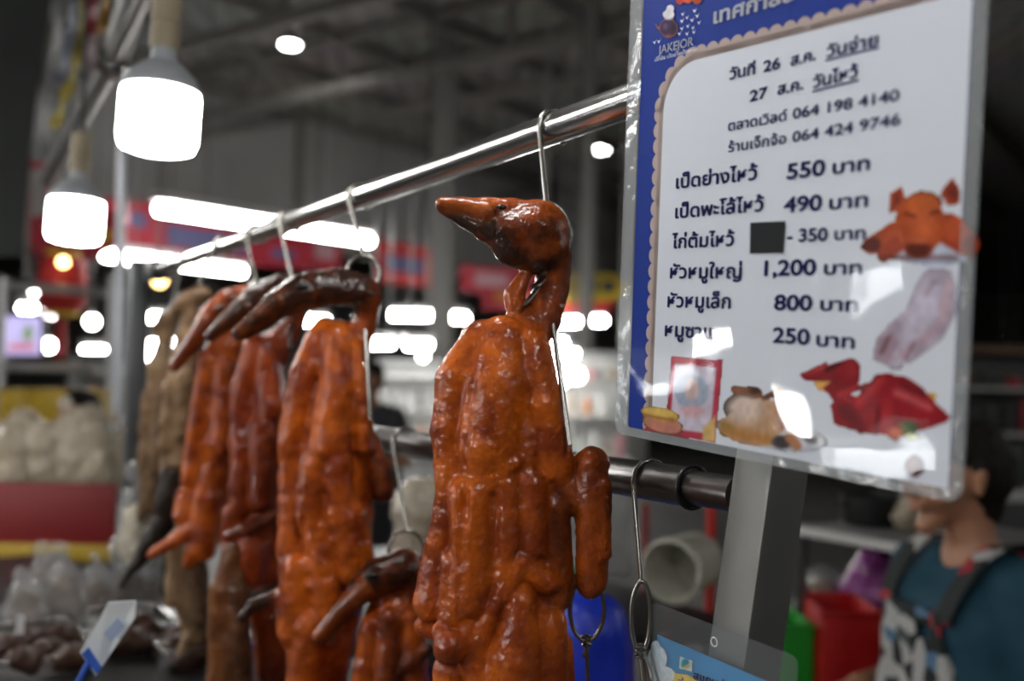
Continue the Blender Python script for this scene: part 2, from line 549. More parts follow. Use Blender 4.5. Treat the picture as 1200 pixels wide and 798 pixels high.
tl(181, 244, 7.5, 436, 283, 9.3, 'longest bright tube lamp, crossing behind the upper steel pipe', .044)
tl(120, 299, 9.6, 286, 319, 11.3, 'tube lamp lower left, behind the thin pale pole', .045)
FARL = [(176, 372, 207, 374, 17, 17.5), (236, 376, 252, 377, 19, 19.4), (352, 375, 384, 377, 18, 18.5), (458, 369, 506, 370, 15, 15.6), (530, 372, 546, 373, 17, 17.4), (628, 378, 682, 377, 14, 14.8), (694, 376, 708, 376, 15.5, 15.8),
        (432, 402, 462, 403, 8.9, 9.1), (474, 404, 506, 404, 9.0, 9.2), (628, 401, 664, 402, 8.4, 8.6), (630, 416, 678, 415, 8.5, 8.7), (96, 411, 130, 412, 15, 15.4), (24, 361, 40, 361, 13, 13.3)]
FLBL = ['short tube lamp between the pale pole and the ducks', 'stubby tube lamp just right of the short tube by the pale pole', 'tube lamp showing between the heads of the second and third ducks', 'tube lamp under the left red banner, above the dark haired vendor',
        'short tube lamp just left of the nearest duck', 'tube lamp under the yellow signboard, right of the hook leg', 'stubby lamp under the right end of the yellow signboard', 'left lamp of the lower bright row beside the second duck',
        'right lamp of the lower bright row beside the nearest duck', 'middle tube lamp between the nearest duck and the price sign', 'lowest tube lamp right of the nearest duck, over the glowing counter', 'tube lamp low at left beside the thin pale pole', 'tube lamp left of the round lamp cluster above the screen']
for (x0, y0, x1, y1, d0, d1), l in zip(FARL, FLBL):
    tl(x0, y0, d0, x1, y1, d1, l, .0037 * d0, n=1)


def globe(px, py, d, rpx, label, m=None, group='round bulbs in the hall', name='hanging_bulb'):
    c = at(px, py, d); r = rpx * d / FPX
    t = thing(name, label, 'lamp', c, group)
    prof = [(r * math.sin(math.pi * k / 12), -r * math.cos(math.pi * k / 12)) for k in range(13)]
    mb = MB(); mb.lathe(prof, c, seg=20, caps=False); mb.build('globe', m or BULBFAR, t)
    s = c + ZUP_ * r * .9
    mb = MB(); mb.lathe([(0, 0), (r * .45, 0), (r * .45, r * .6), (0, r * .6)], s, seg=12); mb.build('cap', GREYPAINT, t)
    mb = MB(); mb.tube([s + ZUP_ * r * .6, Vector((c.x, c.y, ZC - .01))], .006, 6); mb.build('cord', BLACK, t)
    return t


for px, py, d, r, l in ((57, 405, 9, 7, 'round bulb just right of the hanging screen'), (108, 377, 10, 7, 'round bulb left of the thin pale pole'), (60, 362, 11, 10, 'large round bulb right above the hanging screen'), (88, 366, 12, 4, 'small dim bulb between the two round bulbs at left'),
                        (180, 411, 8, 13, 'big glowing bulb low between the pale pole and the ducks'), (196, 400, 9, 6, 'bulb touching the big glowing bulb beside the pale ducks'), (694, 433, 13, 6, 'round bulb low, just left of the price sign'), (655, 442, 8.6, 12, 'glowing bulb low behind the long hook leg'), (676, 440, 8.7, 8, 'bulb at the right edge of the low glow left of the price sign'),
                        (366, 432, 12, 6, 'small bulb beside the right shoulder of the second duck'), (496, 417, 9.1, 5, 'small dim bulb over the counter left of the nearest duck'), (40, 341, 13, 4, 'small bulb above the tube lamp at far left'), (1190, 452, 12, 5, 'small bulb at the right edge, beyond the price sign'), (1176, 420, 15, 3, 'smallest bulb at the right edge, beyond the price sign'),
                        (118, 413, 16, 5, 'bulb at the right end of the low left lamps'), (146, 300, 9, 4, 'bulb hidden beside the pale pole')):
    globe(px, py, d, r, l)
globe(187, 328, 7, 8, 'warm yellow bulb at the left end of the upper steel pipe', WARM)
globe(74, 307, 6.5, 6, 'warm yellow bulb glowing in front of the red lantern', WARM)
globe(134, 412, 10, 4, 'little warm bulb right beside the pale pole', WARM)

for px, py, d, l in ((340, 52, 13.2, 'round high ceiling lamp above the long tube'), (703, 175, 19.5, 'round ceiling lamp just left of the price sign')):
    c = at(px, py, d); r = 11 * d / FPX
    t = thing('ceiling_lamp', l, 'lamp', c, 'round ceiling lamps')
    mb = MB(); mb.lathe([(0, -.02), (r * .9, -.02), (r, .02), (0, .02)], c, seg=28); mb.build('diffuser', BULBFAR, t)
    mb = MB(); mb.lathe([(r * 1.05, .0), (r * 1.05, .06), (r * .5, .22), (0, .24)], c, seg=28); mb.build('shade', GREYPAINT, t)
    mb = MB(); mb.tube([c + ZUP_ * .2, Vector((c.x, c.y, ZC))], .02, 8); mb.build('stem', GREYPAINT, t)

# tube lamps of the aisles behind and left of the photographer (they light the stall and shine in the sign)
k = 0
for (x, y) in ((-3.2, -.4), (-3.4, 2.4), (-6.0, -2.6), (-6.3, 4.2), (.8, -2.6), (-2.0, -3.2), (4.0, -1.5), (4.5, 3.0), (-9.5, -4.0), (6.5, 7.0), (7.5, 1.5)):
    dvec = Vector((.574, .819, 0)) if k % 2 == 0 else Vector((.45, .9, 0)).normalized()
    p = Vector((x, y, 3.0)); tube_lamp(p - dvec * .62, p + dvec * .62, 'tube lamp of the aisle outside the picture', .022, 'aisle tubes outside the picture', n=1); k += 1

# the lit stall opposite: it lights the ducks and the sign, and shows as the glare on the sign's film; fill tubes are added last
SOFT = emis('lit_frosted_tube', (.93, .97, 1), 8)
OPP = 'lamps of the stall opposite'
tube_lamp((-3.0, 1.42, 1.50), (-3.0, 1.80, 1.53), 'horizontal lamp of the stall opposite, glaring in the lower left of the price sign', .045, OPP, 1, SOFT)
tube_lamp((-3.0, .66, 1.79), (-3.0, .92, 1.76), 'lamp of the stall opposite, glaring beside the raw chicken picture', .055, OPP, 1, SOFT)
tube_lamp((-3.2, .62, 1.19), (-3.2, .98, 1.18), 'lamp of the stall opposite, glaring under the red duck picture', .065, OPP, 1, SOFT)
pendant(Vector((-3.0, 1.06, 1.40)), .075, 'pendant of the stall opposite, glaring beside the boiled chicken picture')
pendant(Vector((-2.82, 1.35, 1.66)), .07, 'pendant of the stall opposite, glaring above the boiled chicken picture')
for j, (x, y, z) in enumerate(((-2.4, -.9, 2.5), (-3.0, 2.4, 2.6), (-3.6, -1.8, 2.3), (-3.1, -.75, 1.9), (-2.9, -2.0, 1.9))):  # unseen fill tubes, added to light the sign without showing in its film
    tube_lamp((x - .3, y - .55, z), (x + .3, y + .55, z), 'fill tube lamp added to brighten the sign, outside the picture', .03, OPP + ', added as unseen fill', 1)
# ------------------------------------------------------------------ hanging rails
def railp(px, k=1.0, lift=0.0):
    """centre of a rail (upper rail k=1; lower rail k=1.12) at the photo column px"""
    d = 0.9 * 773.0 / (px + 123.0)
    if k == 1.0:
        py = 426 - 0.207 * FPX / d
    else:
        py = 426 + 0.0900 * FPX / d
    return at(px, py, d * k)


def rail_d(px, k=1.0): return 0.9 * 773.0 / (px + 123.0) * k


RD = (railp(755) - railp(200)).normalized()          # along the rail, towards the camera's right
RN = Vector((-RD.y, RD.x, 0)).normalized()           # away from the camera
if RN.dot(FW) < 0: RN = -RN

LK = 1.12

a, b = railp(187), railp(1010)
mb = MB(); mb.tube([a, b], .014, 24)
t = thing('hanging_rail', 'long upper steel pipe the roasted ducks hang from, running behind the price sign', 'rail', (a + b) / 2)
mb.build('pipe', STEEL, t)
mb = MB(); mb.lathe([(.0, 0), (.012, 0), (.0155, .002), (.0155, .012), (.012, .014), (0, .014)], a - RD * .010, RD, 24)
mb.build('end_cap', DSTEEL, t)
a, b = railp(190, LK), railp(812, LK); c_ = railp(866, LK)
t = thing('hanging_rail', 'lower dark steel pipe with a narrower sleeve end, fixed to the square post', 'rail', (a + b) / 2)
mb = MB(); mb.tube([a, b], .0165, 24); mb.build('pipe', DSTEEL, t)
mb = MB(); mb.tube([b - RD * .03, c_], .0142, 24); mb.build('sleeve', DSTEEL, t)
mb = MB(); pr = []
for i in range(28):
    w = 2 * math.pi * i / 28; pr.append(b + (RN * math.cos(w) + ZUP * math.sin(w)) * .0172)
mb.tube(pr, .0018, 8, closed=True); mb.build('rubber_ring', BLACK, t)


# ------------------------------------------------------------------ wire hooks
def hook(name_label, top, ring_c, ring_r, ring_ax, leg=None, prongs=(), wr=.0019, rail_r=.014, group='wire duck hooks', ring_h=None):
    """top: rail centre it hangs over; ring_c: ring centre; leg: end of the long leg below"""
    t = thing('duck_hook', name_label, 'hook', ring_c, group)
    rr = rail_r + wr
    ring_h = ring_h or ring_r
    rtop = ring_c + ZUP * ring_h
    mb = MB(); pts = []
    side = -RN
    for i in range(9):
        w = math.radians(-60 + i * 240 / 8)
        pts.append(top + RN * math.cos(w) * rr + ZUP * math.sin(w) * rr)
    end = pts[-1]
    pts += spline([end, end.lerp(rtop, .35) , end.lerp(rtop, .75), rtop], 3)[1:]
    mb.tube(pts, wr, 10); mb.build('shaft', WIRE, t)
    mb = MB(); pts = []
    A = ring_ax.normalized(); n = 30
    for i in range(n):
        w = 2 * math.pi * i / n
        pts.append(ring_c + A * math.cos(w) * ring_r + ZUP * math.sin(w) * ring_h)
    mb.tube(pts, wr, 10, closed=True)
    for s_ in (-1.2, 0, 1.2):   # the twist where the wires join
        q = []
        for i in range(10):
            w = 2 * math.pi * i / 10
            q.append(ring_c - ZUP * (ring_h + s_ * wr * 1.6) + A * math.cos(w) * wr * 1.9 + A.cross(ZUP) * math.sin(w) * wr * 1.9)
        mb.tube(q, wr * .7, 6, closed=True)
    mb.build('ring', WIRE, t)
    rb = ring_c - ZUP * ring_h
    if leg is not None:
        mb = MB(); mb.tube(spline([rb, rb.lerp(leg, .4), leg], 6), wr, 10); mb.build('leg', WIRE, t)
    for p in prongs:
        mb = MB(); mb.tube(spline([rb + ZUP * wr, rb.lerp(p, .5) + A * .002, p], 4), [wr * .95] * 8 + [wr * .4], 8); mb.build('prong', WIRE, t)
    return t


# ------------------------------------------------------------------ roasted skin
def skin(name, bright, deep, dark, coat=.65, rough=.48, bump=.5):
    m = bpy.data.materials.new(name); m.use_nodes = True
    nt = m.node_tree; N = nt.nodes; L = nt.links; b = N['Principled BSDF']
    tc = N.new('ShaderNodeTexCoord')
    at_ = N.new('ShaderNodeAttribute'); at_.attribute_name = 'tint'
    def noise(sc, det=4, ro=.55):
        n = N.new('ShaderNodeTexNoise'); n.inputs['Scale'].default_value = sc; n.inputs['Detail'].default_value = det
        n.inputs['Roughness'].default_value = ro; L.new(tc.outputs['Object'], n.inputs['Vector']); return n.outputs['Fac']
    def math_(op, x, y):
        n = N.new('ShaderNodeMath'); n.operation = op
        for i, q in enumerate((x, y)):
            if isinstance(q, (int, float)): n.inputs[i].default_value = q
            else: L.new(q, n.inputs[i])
        return n.outputs[0]
    def mixc(f, A, B):
        n = N.new('ShaderNodeMix'); n.data_type = 'RGBA'; L.new(f, n.inputs['Factor'])
        for k, q in (('A', A), ('B', B)):
            if isinstance(q, tuple): n.inputs[k].default_value = (*q, 1)
            else: L.new(q, n.inputs[k])
        return n.outputs['Result']
    def ramp(f, lo, hi):
        n = N.new('ShaderNodeMapRange'); n.inputs['From Min'].default_value = lo; n.inputs['From Max'].default_value = hi
        L.new(f, n.inputs['Value']); return n.outputs[0]
    base = mixc(ramp(noise(26, 5), .40, .62), bright, deep)
    mid = ramp(math_('ADD', at_.outputs['Fac'], math_('MULTIPLY', math_('SUBTRACT', noise(35, 4), .5), .5)), .02, .30)
    base = mixc(math_('MULTIPLY', mid, .6), base, deep)
    dk = ramp(math_('ADD', at_.outputs['Fac'], math_('MULTIPLY', math_('SUBTRACT', noise(60, 4), .5), .9)), .22, .78)
    base = mixc(dk, base, dark)
    spots = ramp(noise(420, 2), .66, .74)
    base = mixc(math_('MULTIPLY', spots, .55), base, dark)
    L.new(base, b.inputs['Base Color'])
    L.new(math_('ADD', math_('MULTIPLY', noise(90, 3), .30), rough - .15), b.inputs['Roughness'])
    b.inputs['Coat Weight'].default_value = coat; b.inputs['Coat Roughness'].default_value = .07
    b.inputs['Specular IOR Level'].default_value = .15
    vor = N.new('ShaderNodeTexVoronoi'); vor.inputs['Scale'].default_value = 230; L.new(tc.outputs['Object'], vor.inputs['Vector'])
    h = math_('ADD', math_('MULTIPLY', vor.outputs['Distance'], .35), math_('MULTIPLY', noise(170, 3), .9))
    h = math_('ADD', h, math_('MULTIPLY', noise(55, 3), 1.6))
    bp = N.new('ShaderNodeBump'); bp.inputs['Strength'].default_value = bump; bp.inputs['Distance'].default_value = .0022
    L.new(h, bp.inputs['Height']); L.new(bp.outputs[0], b.inputs['Normal']); L.new(bp.outputs[0], b.inputs['Coat Normal'])
    return m


ROAST = skin('roasted_skin', (.60, .125, .006), (.24, .034, .003), (.030, .008, .003))
ROASTRED = skin('red_roasted_skin', (.40, .066, .006), (.18, .022, .004), (.03, .008, .003))
PALE = skin('braised_skin', (.33, .22, .12), (.17, .095, .05), (.04, .022, .014), coat=.3)
BROWN = skin('brown_braised_skin', (.26, .10, .03), (.13, .045, .015), (.03, .012, .006), coat=.4)
CHAR = skin('charred_skin', (.04, .022, .012), (.02, .012, .008), (.008, .006, .005), coat=.4)
EYE = mat('dark_eye', (.01, .008, .006), .2)
BILL = skin('roasted_bill', (.40, .09, .008), (.17, .03, .005), (.03, .009, .003), bump=.2)


def duck(label, prims, d, m, res, seed, origin, noises=((22, 1.6), (9, .8)), eye=None, bill=None, group='roasted ducks on hooks', name='roasted_duck', billm=None, cat='duck'):
    t = thing(name, label, cat, origin, group)
    V, Q, ti = sdf_mesh(prims, res, noises, seed)
    mesh_np('body', px_world(V, d), Q, m, ti, t, wloc(t), flip=True)
    if bill:
        V, Q, ti = sdf_mesh(bill, res * .8, ((10, .5),), seed + 50)
        bo = mesh_np('bill', px_world(V, d), Q, billm or BILL, ti, t, wloc(t), flip=True)
    if eye:
        for e in eye:
            mb = MB(); c = pxp(e[0], e[1], e[2], d); s = d / FPX
            mb.lathe([(0, -.9), (.6, -.7), (.95, -.2), (1, 0), (.9, .4), (.55, .8), (0, .95)], (0, 0, 0), (0, 0, 1), 14)
            mb.v = [tuple(c + RT * v[0] * e[3] * 1.5 * s + UP * v[1] * e[3] * .8 * s - FW * v[2] * e[3] * .6 * s) for v in mb.v]
            mb.build('eye', EYE, t)
    return t


# ---- the front duck (photo pixels on the plane 0.885 m away; z is depth, negative nearer)
D0 = .885
P = []
# head
P += [C((622, 0, 270, 30), (634, 0, 268, 30), k=8, t=.30, sq=(1, 1.15, 1)),
      C((646, 0, 262, 15), (646, 0, 286, 22), k=14, t=.45),
      C((606, 0, 286, 29), (630, 0, 292, 28), k=12, t=.8, sq=(1, 1.2, 1)),
      C((636, -3, 251, 14), (596, -3, 244, 12), (556, -2, 240, 8), k=10, t=.10),         # brow and crown line
      C((604, 0, 270, 30), (572, 2, 262, 22), k=10, t=.78, sq=(1, 1.2, 1)), C((630, -12, 266, 26), (640, -8, 290, 20), k=8, t=.5),
      C((596, -22, 268, 9), (636, -26, 272, 13), k=12, t=.65),                             # cheek
      C((577, -27, 247, 5), (600, -31, 246, 5), k=5, cut=True),                           # eye hollow
      C((580, -24, 262, 3), (560, -20, 258, 3), k=5, cut=True)]
# neck
P += [C((650, 14, 300, 18), (648, 16, 335, 21), (634, 8, 372, 24), (604, 0, 400, 34), k=7, t=.45),
      C((662, 12, 300, 9), (655, 10, 345, 8), (640, 2, 380, 6), k=5, t=.35),
      C((617, 2, 318, 8), (603, -4, 346, 14), (606, -8, 370, 12), k=5, t=.22)]
# trunk
P += [C((592, 5, 425, 44), (590, 0, 520, 69), (588, 0, 640, 76), (590, 0, 760, 68), (592, 0, 860, 64), k=14, t=.12, sq=(1, 1.22, 1)),
      C((566, -10, 403, 28), (540, -18, 446, 29), (530, -22, 500, 23), k=6, t=.03),          # left shoulder
      C((527, -26, 500, 20), (531, -30, 570, 18), (520, -24, 630, 18), k=5, t=.12),          # left strip
      C((590, -20, 398, 28), (582, -32, 450, 38), (574, -36, 520, 38), (566, -34, 556, 27), k=5, t=0),   # breast
      C((622, -20, 405, 22), (634, -30, 470, 24), (648, -28, 540, 24), k=6, t=0.02),           # right flank
      C((614, -34, 440, 7), (618, -44, 530, 10), (614, -48, 590, 11), k=4, t=.05),
      C((545, -52, 585, 15), (604, -56, 534, 8), k=5, t=.02),                                # diagonal fold
      C((553, -48, 575, 25), (556, -50, 640, 24), (552, -46, 690, 26), k=5, t=.20),          # centre lower strip
      C((594, -52, 560, 14), (596, -54, 620, 15), (590, -52, 660, 15), k=4, t=.22),
      C((622, -44, 560, 17), (624, -46, 630, 17), k=5, t=.30),
      C((608, -54, 648, 13), (586, -58, 688, 11), k=4, t=.2), C((578, -60, 700, 9), (566, -58, 730, 10), k=4, t=.2),
      C((645, -22, 590, 22), (648, -24, 690, 22), k=7, t=.60),
      C((612, -56, 690, 16), (602, -54, 760, 32), (600, -50, 850, 36), k=6, t=.10),            # right lower panel
      C((640, -38, 720, 22), (640, -38, 790, 25), (640, -30, 860, 24), k=6, t=.14),
      C((612, -54, 650, 13), (640, -46, 672, 14), k=5, t=.1),
      C((516, -16, 640, 18), (508, -22, 700, 23), k=8, t=.08, sq=(1, 1.1, 1)),               # left lower lobe
      C((497, -20, 728, 10), (520, -26, 736, 9), k=5, t=.06),
      C((536, -40, 650, 17), (533, -44, 710, 17), k=5, t=.16),
      C((531, -60, 740, 19), k=4, t=.25), C((520, -50, 725, 10), k=4, t=.1),
      C((528, -46, 770, 17), (524, -40, 860, 15), k=5, t=.05),
      C((556, -44, 720, 20), (566, -46, 790, 22), (566, -40, 860, 22), k=5, t=.15),
      C((658, -8, 752, 12), (662, -6, 790, 11), (655, 0, 850, 14), k=5, t=.12)]
# wing
P += [C((650, -18, 560, 18), (672, -26, 572, 18), (686, -30, 590, 15), k=10, t=.55),
      C((692, -30, 538, 18), (693, -32, 600, 20), (692, -30, 672, 18), k=7, t=.30),
      C((680, -30, 535, 8), (703, -34, 540, 9), k=5, t=.1), C((703, -40, 560, 9), (704, -42, 640, 9), k=5, t=.12),
      C((690, -30, 680, 14), k=5, t=.55)]
# creases
P += [C((560, -56, 420, 3), (547, -62, 500, 5), (548, -70, 600, 5), k=6, cut=True), C((530, -62, 640, 4), (520, -60, 700, 5), k=6, cut=True), C((634, -74, 560, 3), (632, -74, 640, 4), k=7, cut=True), C((565, -84, 600, 2), (590, -86, 612, 2), k=5, cut=True), C((545, -78, 655, 2), (575, -84, 664, 2), k=5, cut=True), C((600, -84, 690, 4), (575, -86, 730, 4), k=6, cut=True), C((622, -88, 700, 3), (628, -90, 800, 3), k=6, cut=True),
      C((607, -66, 420, 2), (604, -74, 500, 3), (606, -74, 540, 3), k=6, cut=True),
      C((545, -72, 610, 3), (540, -74, 700, 4), k=7, cut=True),
      C((580, -78, 560, 3), (580, -80, 660, 3), k=6, cut=True),
      C((545, -75, 720, 4), (556, -75, 745, 5), k=6, cut=True),
      C((580, -80, 720, 3), (584, -80, 800, 4), k=6, cut=True)]
bill = [C((572, 0, 250, 17), (544, 0, 242, 11), (519, 0, 239, 8.5), k=5, t=.08, sq=(1, .8, 1)),
        C((580, 2, 268, 20), (548, 2, 258, 11), (518, 1, 246, 5), k=4, t=.9, sq=(1, .85, 1)),
        C((510, -14, 245, 1.2), (545, -20, 250, 1.6), (580, -26, 258, 2), k=3, cut=True)]
FRONT = duck('whole roasted duck nearest the camera, hanging alone in front of the price sign', P, D0, ROAST, 1.9, 1,
             pxp(590, 0, 798, D0), noises=((30, 1.2), (14, .9), (6, .7)), eye=[(588, -25, 246, 4)], bill=bill)

# ---- second duck
D1 = 1.245
P = [C((425, -4, 340, 19), (396, -10, 336, 22), (360, -18, 344, 22), (330, -24, 358, 17), k=7, t=.85),
     C((432, 2, 350, 17), (428, 8, 372, 14), (424, 6, 395, 13), (410, 4, 420, 22), k=8, t=.5),
     C((392, 0, 402, 28), (384, 0, 480, 46), (388, 0, 600, 50), (388, 0, 690, 42), (372, 0, 790, 34), (370, 0, 850, 30), k=12, t=.14, sq=(1, 1.2, 1)),
     C((382, -18, 388, 16), (362, -22, 440, 20), (348, -20, 520, 18), k=6, t=.05), C((347, -16, 520, 16), (346, -20, 640, 18), (352, -22, 680, 20), k=6, t=.15),
     C((400, -28, 395, 16), (398, -34, 450, 20), (392, -36, 520, 24), k=5, t=0.02), C((415, -18, 410, 12), (424, -22, 480, 14), (428, -20, 520, 14), k=5, t=.04),
     C((376, -40, 540, 17), (372, -40, 600, 16), k=4, t=.28), C((402, -40, 540, 17), (405, -40, 600, 18), k=4, t=.2),
     C((378, -40, 610, 16), (392, -44, 690, 18), (400, -46, 735, 10), k=5, t=.05), C((412, -34, 600, 24), (420, -30, 660, 24), k=5, t=.04),
     C((360, -34, 660, 22), (352, -30, 730, 20), k=5, t=.1), C((345, -30, 700, 15), (355, -28, 760, 14), k=5, t=.08),
     C((372, -34, 720, 22), (360, -28, 800, 20), k=6, t=.12),
     C((420, -8, 480, 9), (432, -10, 510, 10), (446, -10, 550, 13), (450, -10, 574, 14), k=5, t=.62),
     C((335, -34, 690, 8), (306, -40, 700, 7), (296, -42, 712, 6), k=5, t=.9)]
P += [C((384, -62, 430, 2), (378, -64, 540, 3), k=6, cut=True), C((389, -64, 560, 3), (388, -66, 640, 3), k=5, cut=True), C((366, -55, 600, 3), (368, -58, 690, 3), k=5, cut=True)]
bill = [C((334, -24, 354, 16), (312, -28, 372, 11), (288, -32, 391, 8), k=4, t=.6, sq=(1, .8, 1)), C((330, -22, 366, 10), (296, -28, 393, 5), k=3, t=.9)]
duck('second roasted duck from the front, dark head lying left over the ducks behind', P, D1, ROAST, 2.2, 2, pxp(388, 0, 798, D1),
     noises=((24, 1.3), (10, 1.2), (5, .6)), eye=[(362, -40, 338, 5)], bill=bill)

# ---- third duck
D2 = 1.47
P = [C((352, 2, 342, 15), (330, -8, 342, 20), (306, -14, 352, 19), (292, -18, 362, 14), k=6, t=.8),
     C((350, 2, 352, 12), (340, 4, 385, 14), (318, 2, 415, 20), k=8, t=.45),
     C((312, 0, 412, 20), (304, 0, 480, 30), (300, 0, 580, 33), (304, 0, 660, 30), (318, 0, 740, 22), (322, 0, 850, 20), k=10, t=.15, sq=(1, 1.1, 1)),
     C((304, -16, 405, 13), (288, -18, 460, 14), (284, -16, 520, 12), k=5, t=.05), C((318, -18, 410, 14), (322, -22, 480, 15), k=5, t=.03),
     C((290, -24, 520, 13), (288, -26, 590, 14), k=4, t=.2), C((314, -26, 500, 14), (312, -28, 580, 14), k=4, t=.25),
     C((276, -14, 600, 12), (276, -18, 660, 12), k=5, t=.05), C((300, -26, 640, 22), (296, -24, 680, 20), k=6, t=.08),
     C((276, -34, 622, 6), (300, -38, 612, 9), (328, -34, 598, 7), k=4, t=.55),
     C((286, -38, 686, 8), (305, -36, 690, 9), (335, -30, 680, 6), k=5, t=.95), C((310, -10, 700, 14), (320, -8, 790, 15), k=6, t=.15)]
bill = [C((294, -18, 360, 14), (276, -20, 374, 10), (254, -24, 394, 7), k=4, t=.65, sq=(1, .8, 1))]
duck('third roasted duck from the front, narrow, with a wing tip folded across its belly', P, D2, ROASTRED, 2.4, 3, pxp(304, 0, 798, D2),
     noises=((18, 1.3), (8, 1.1)), eye=[(312, -30, 346, 4)], bill=bill)

# ---- fourth duck
D3 = 1.62
P = [C((294, 2, 345, 12), (272, -4, 352, 15), (256, -10, 366, 14), (244, -14, 380, 12), k=6, t=.45),
     C((300, 4, 350, 11), (292, 4, 375, 12), (268, 2, 405, 17), k=8, t=.3),
     C((262, 0, 410, 20), (254, 0, 470, 28), (248, 0, 560, 28), (240, 0, 620, 24), k=10, t=.12, sq=(1, 1.1, 1)),
     C((250, -14, 420, 14), (238, -16, 490, 13), (228, -14, 560, 12), k=5, t=.05), C((268, -16, 430, 13), (266, -18, 520, 14), k=5, t=.1),
     C((224, -14, 580, 14), (222, -16, 600, 14), k=5, t=.02), C((250, -20, 580, 16), (244, -20, 640, 14), k=5, t=.06),
     C((236, -22, 615, 10), (210, -26, 630, 8), (188, -30, 644, 6), k=5, t=.12), C((236, -22, 640, 11), (228, -22, 655, 8), k=5, t=.02)]
bill = [C((247, -14, 378, 12), (230, -18, 404, 10), (212, -20, 428, 7.5), k=4, t=.25, sq=(1, .8, 1))]
duck('fourth roasted duck from the front, orange bill hanging down to the left', P, D3, ROAST, 2.6, 4, pxp(250, 0, 680, D3),
     noises=((18, 1.2), (8, 1.1)), eye=[(262, -22, 362, 4)], bill=bill)

# ---- pale braised ducks at the far end
D4 = 1.82
P = [C((226, 2, 350, 9), (220, 0, 385, 10), (216, 0, 420, 15), k=8, t=.3), C((238, 0, 346, 10), (222, -3, 350, 10), (208, -6, 362, 7), k=5, t=.5),
     C((216, 0, 420, 15), (210, 0, 480, 19), (206, 0, 560, 19), (204, 0, 600, 15), k=8, t=.10, sq=(1, 1.1, 1)),
     C((204, -10, 450, 9), (198, -12, 520, 9), k=4, t=.05), C((218, -12, 440, 9), (216, -12, 540, 9), k=4, t=.15), C((200, -8, 600, 9), (192, -8, 628, 6), k=4, t=.3)]
duck('pale grey brown duck hanging behind the fourth roasted duck', P, D4, PALE, 2.6, 5, pxp(208, 0, 640, D4), noises=((14, 1.6), (7, .9)), group='pale ducks at the far end')
D5 = 2.0
P = [C((200, 2, 372, 8), (192, 0, 400, 9), (188, 0, 430, 13), k=8, t=.2), C((208, 0, 366, 9), (196, -3, 372, 9), (184, -4, 384, 6), k=5, t=.5),
     C((188, 0, 430, 13), (182, 0, 490, 16), (178, 0, 550, 16), (176, 0, 590, 12), k=8, t=.22, sq=(1, 1.1, 1)),
     C((176, -8, 460, 7), (172, -10, 540, 7), k=4, t=.05), C((190, -9, 460, 8), (188, -10, 550, 8), k=4, t=.3), C((172, -6, 585, 8), (168, -6, 606, 5), k=4, t=.5)]
duck('farthest pale duck, thin and yellowish, at the left end of the rail', P, D5, PALE, 2.6, 6, pxp(182, 0, 620, D5), noises=((14, 1.6), (7, .9)), group='pale ducks at the far end')

# ---- lower row, hung from the lower rail
D6 = 1.20
P = [C((472, 0, 664, 22), (446, -8, 672, 22), (424, -16, 688, 17), k=6, t=.72),
     C((484, 4, 672, 17), (482, 8, 700, 15), (470, 6, 730, 24), k=8, t=.5),
     C((462, 4, 725, 34), (458, 4, 800, 46), (460, 4, 860, 46), k=10, t=.12, sq=(1, 1.2, 1)),
     C((440, -26, 725, 14), (430, -28, 800, 16), (432, -26, 850, 16), k=5, t=.1), C((460, -34, 715, 12), (458, -38, 790, 15), (458, -36, 850, 15), k=4, t=.45),
     C((484, -24, 720, 13), (486, -26, 800, 16), k=5, t=.04), C((462, -40, 778, 7), (486, -36, 764, 9), (504, -30, 752, 7), k=4, t=.8)]
bill = [C((430, -16, 684, 16), (404, -20, 708, 11), (378, -26, 738, 9), k=4, t=.25, sq=(1, .8, 1)), C((424, -14, 694, 10), (384, -22, 742, 6), k=3, t=.7)]
duck('lower roasted duck with only its dark head and shoulders in view, bill pointing down left', P, D6, ROAST, 2.2, 7, pxp(460, 0, 798, D6),
     noises=((20, 1.2), (8, .8)), eye=[(440, -31, 668, 5)], bill=bill, group='ducks on the lower rail')

D7 = 1.42
P = [C((272, 0, 650, 14), (270, 0, 690, 20), (270, 0, 780, 25), (274, 0, 850, 24), k=8, t=.3, sq=(1, 1.1, 1)), C((258, -12, 690, 10), (256, -14, 790, 11), k=4, t=.05),
     C((284, -12, 690, 11), (286, -12, 790, 12), k=4, t=.6)]
duck('dark brown lower duck hanging under the third duck', P, D7, BROWN, 2.6, 8, pxp(270, 10, 798, D7), noises=((16, 1.8), (8, 1.0)), group='ducks on the lower rail')
D8 = 1.66
P = [C((222, 0, 590, 12), (220, 0, 640, 20), (224, 0, 700, 22), (232, 0, 745, 14), k=8, t=.25, sq=(1, 1.1, 1)), C((208, -10, 630, 9), (206, -12, 700, 9), k=4, t=.05),
     C((232, -12, 640, 11), (236, -12, 720, 11), k=4, t=.5), C((224, -8, 745, 8), (216, -10, 760, 6), k=4, t=.1)]
duck('pale lower duck with a yellowish tail hanging under the fourth duck', P, D8, PALE, 2.6, 9, pxp(222, 10, 770, D8), noises=((16, 1.8), (8, 1.0)), group='ducks on the lower rail')
D9 = 1.75
P = [C((198, 4, 560, 13), (196, 0, 590, 15), (194, 0, 612, 13), k=8, t=.3), C((192, 0, 612, 13), (180, -4, 630, 12), (168, -8, 652, 9), (156, -10, 670, 5), (146, -12, 684, 2.5), k=5, t=.5),
     C((200, 4, 600, 10), (204, 6, 640, 12), (200, 6, 690, 14), k=6, t=.4)]
duck('black charred duck with a long pointed bill at the far end of the lower rail', P, D9, CHAR, 2.4, 10, pxp(190, 0, 700, D9), noises=((14, 1.4), (7, .8)), group='ducks on the lower rail')

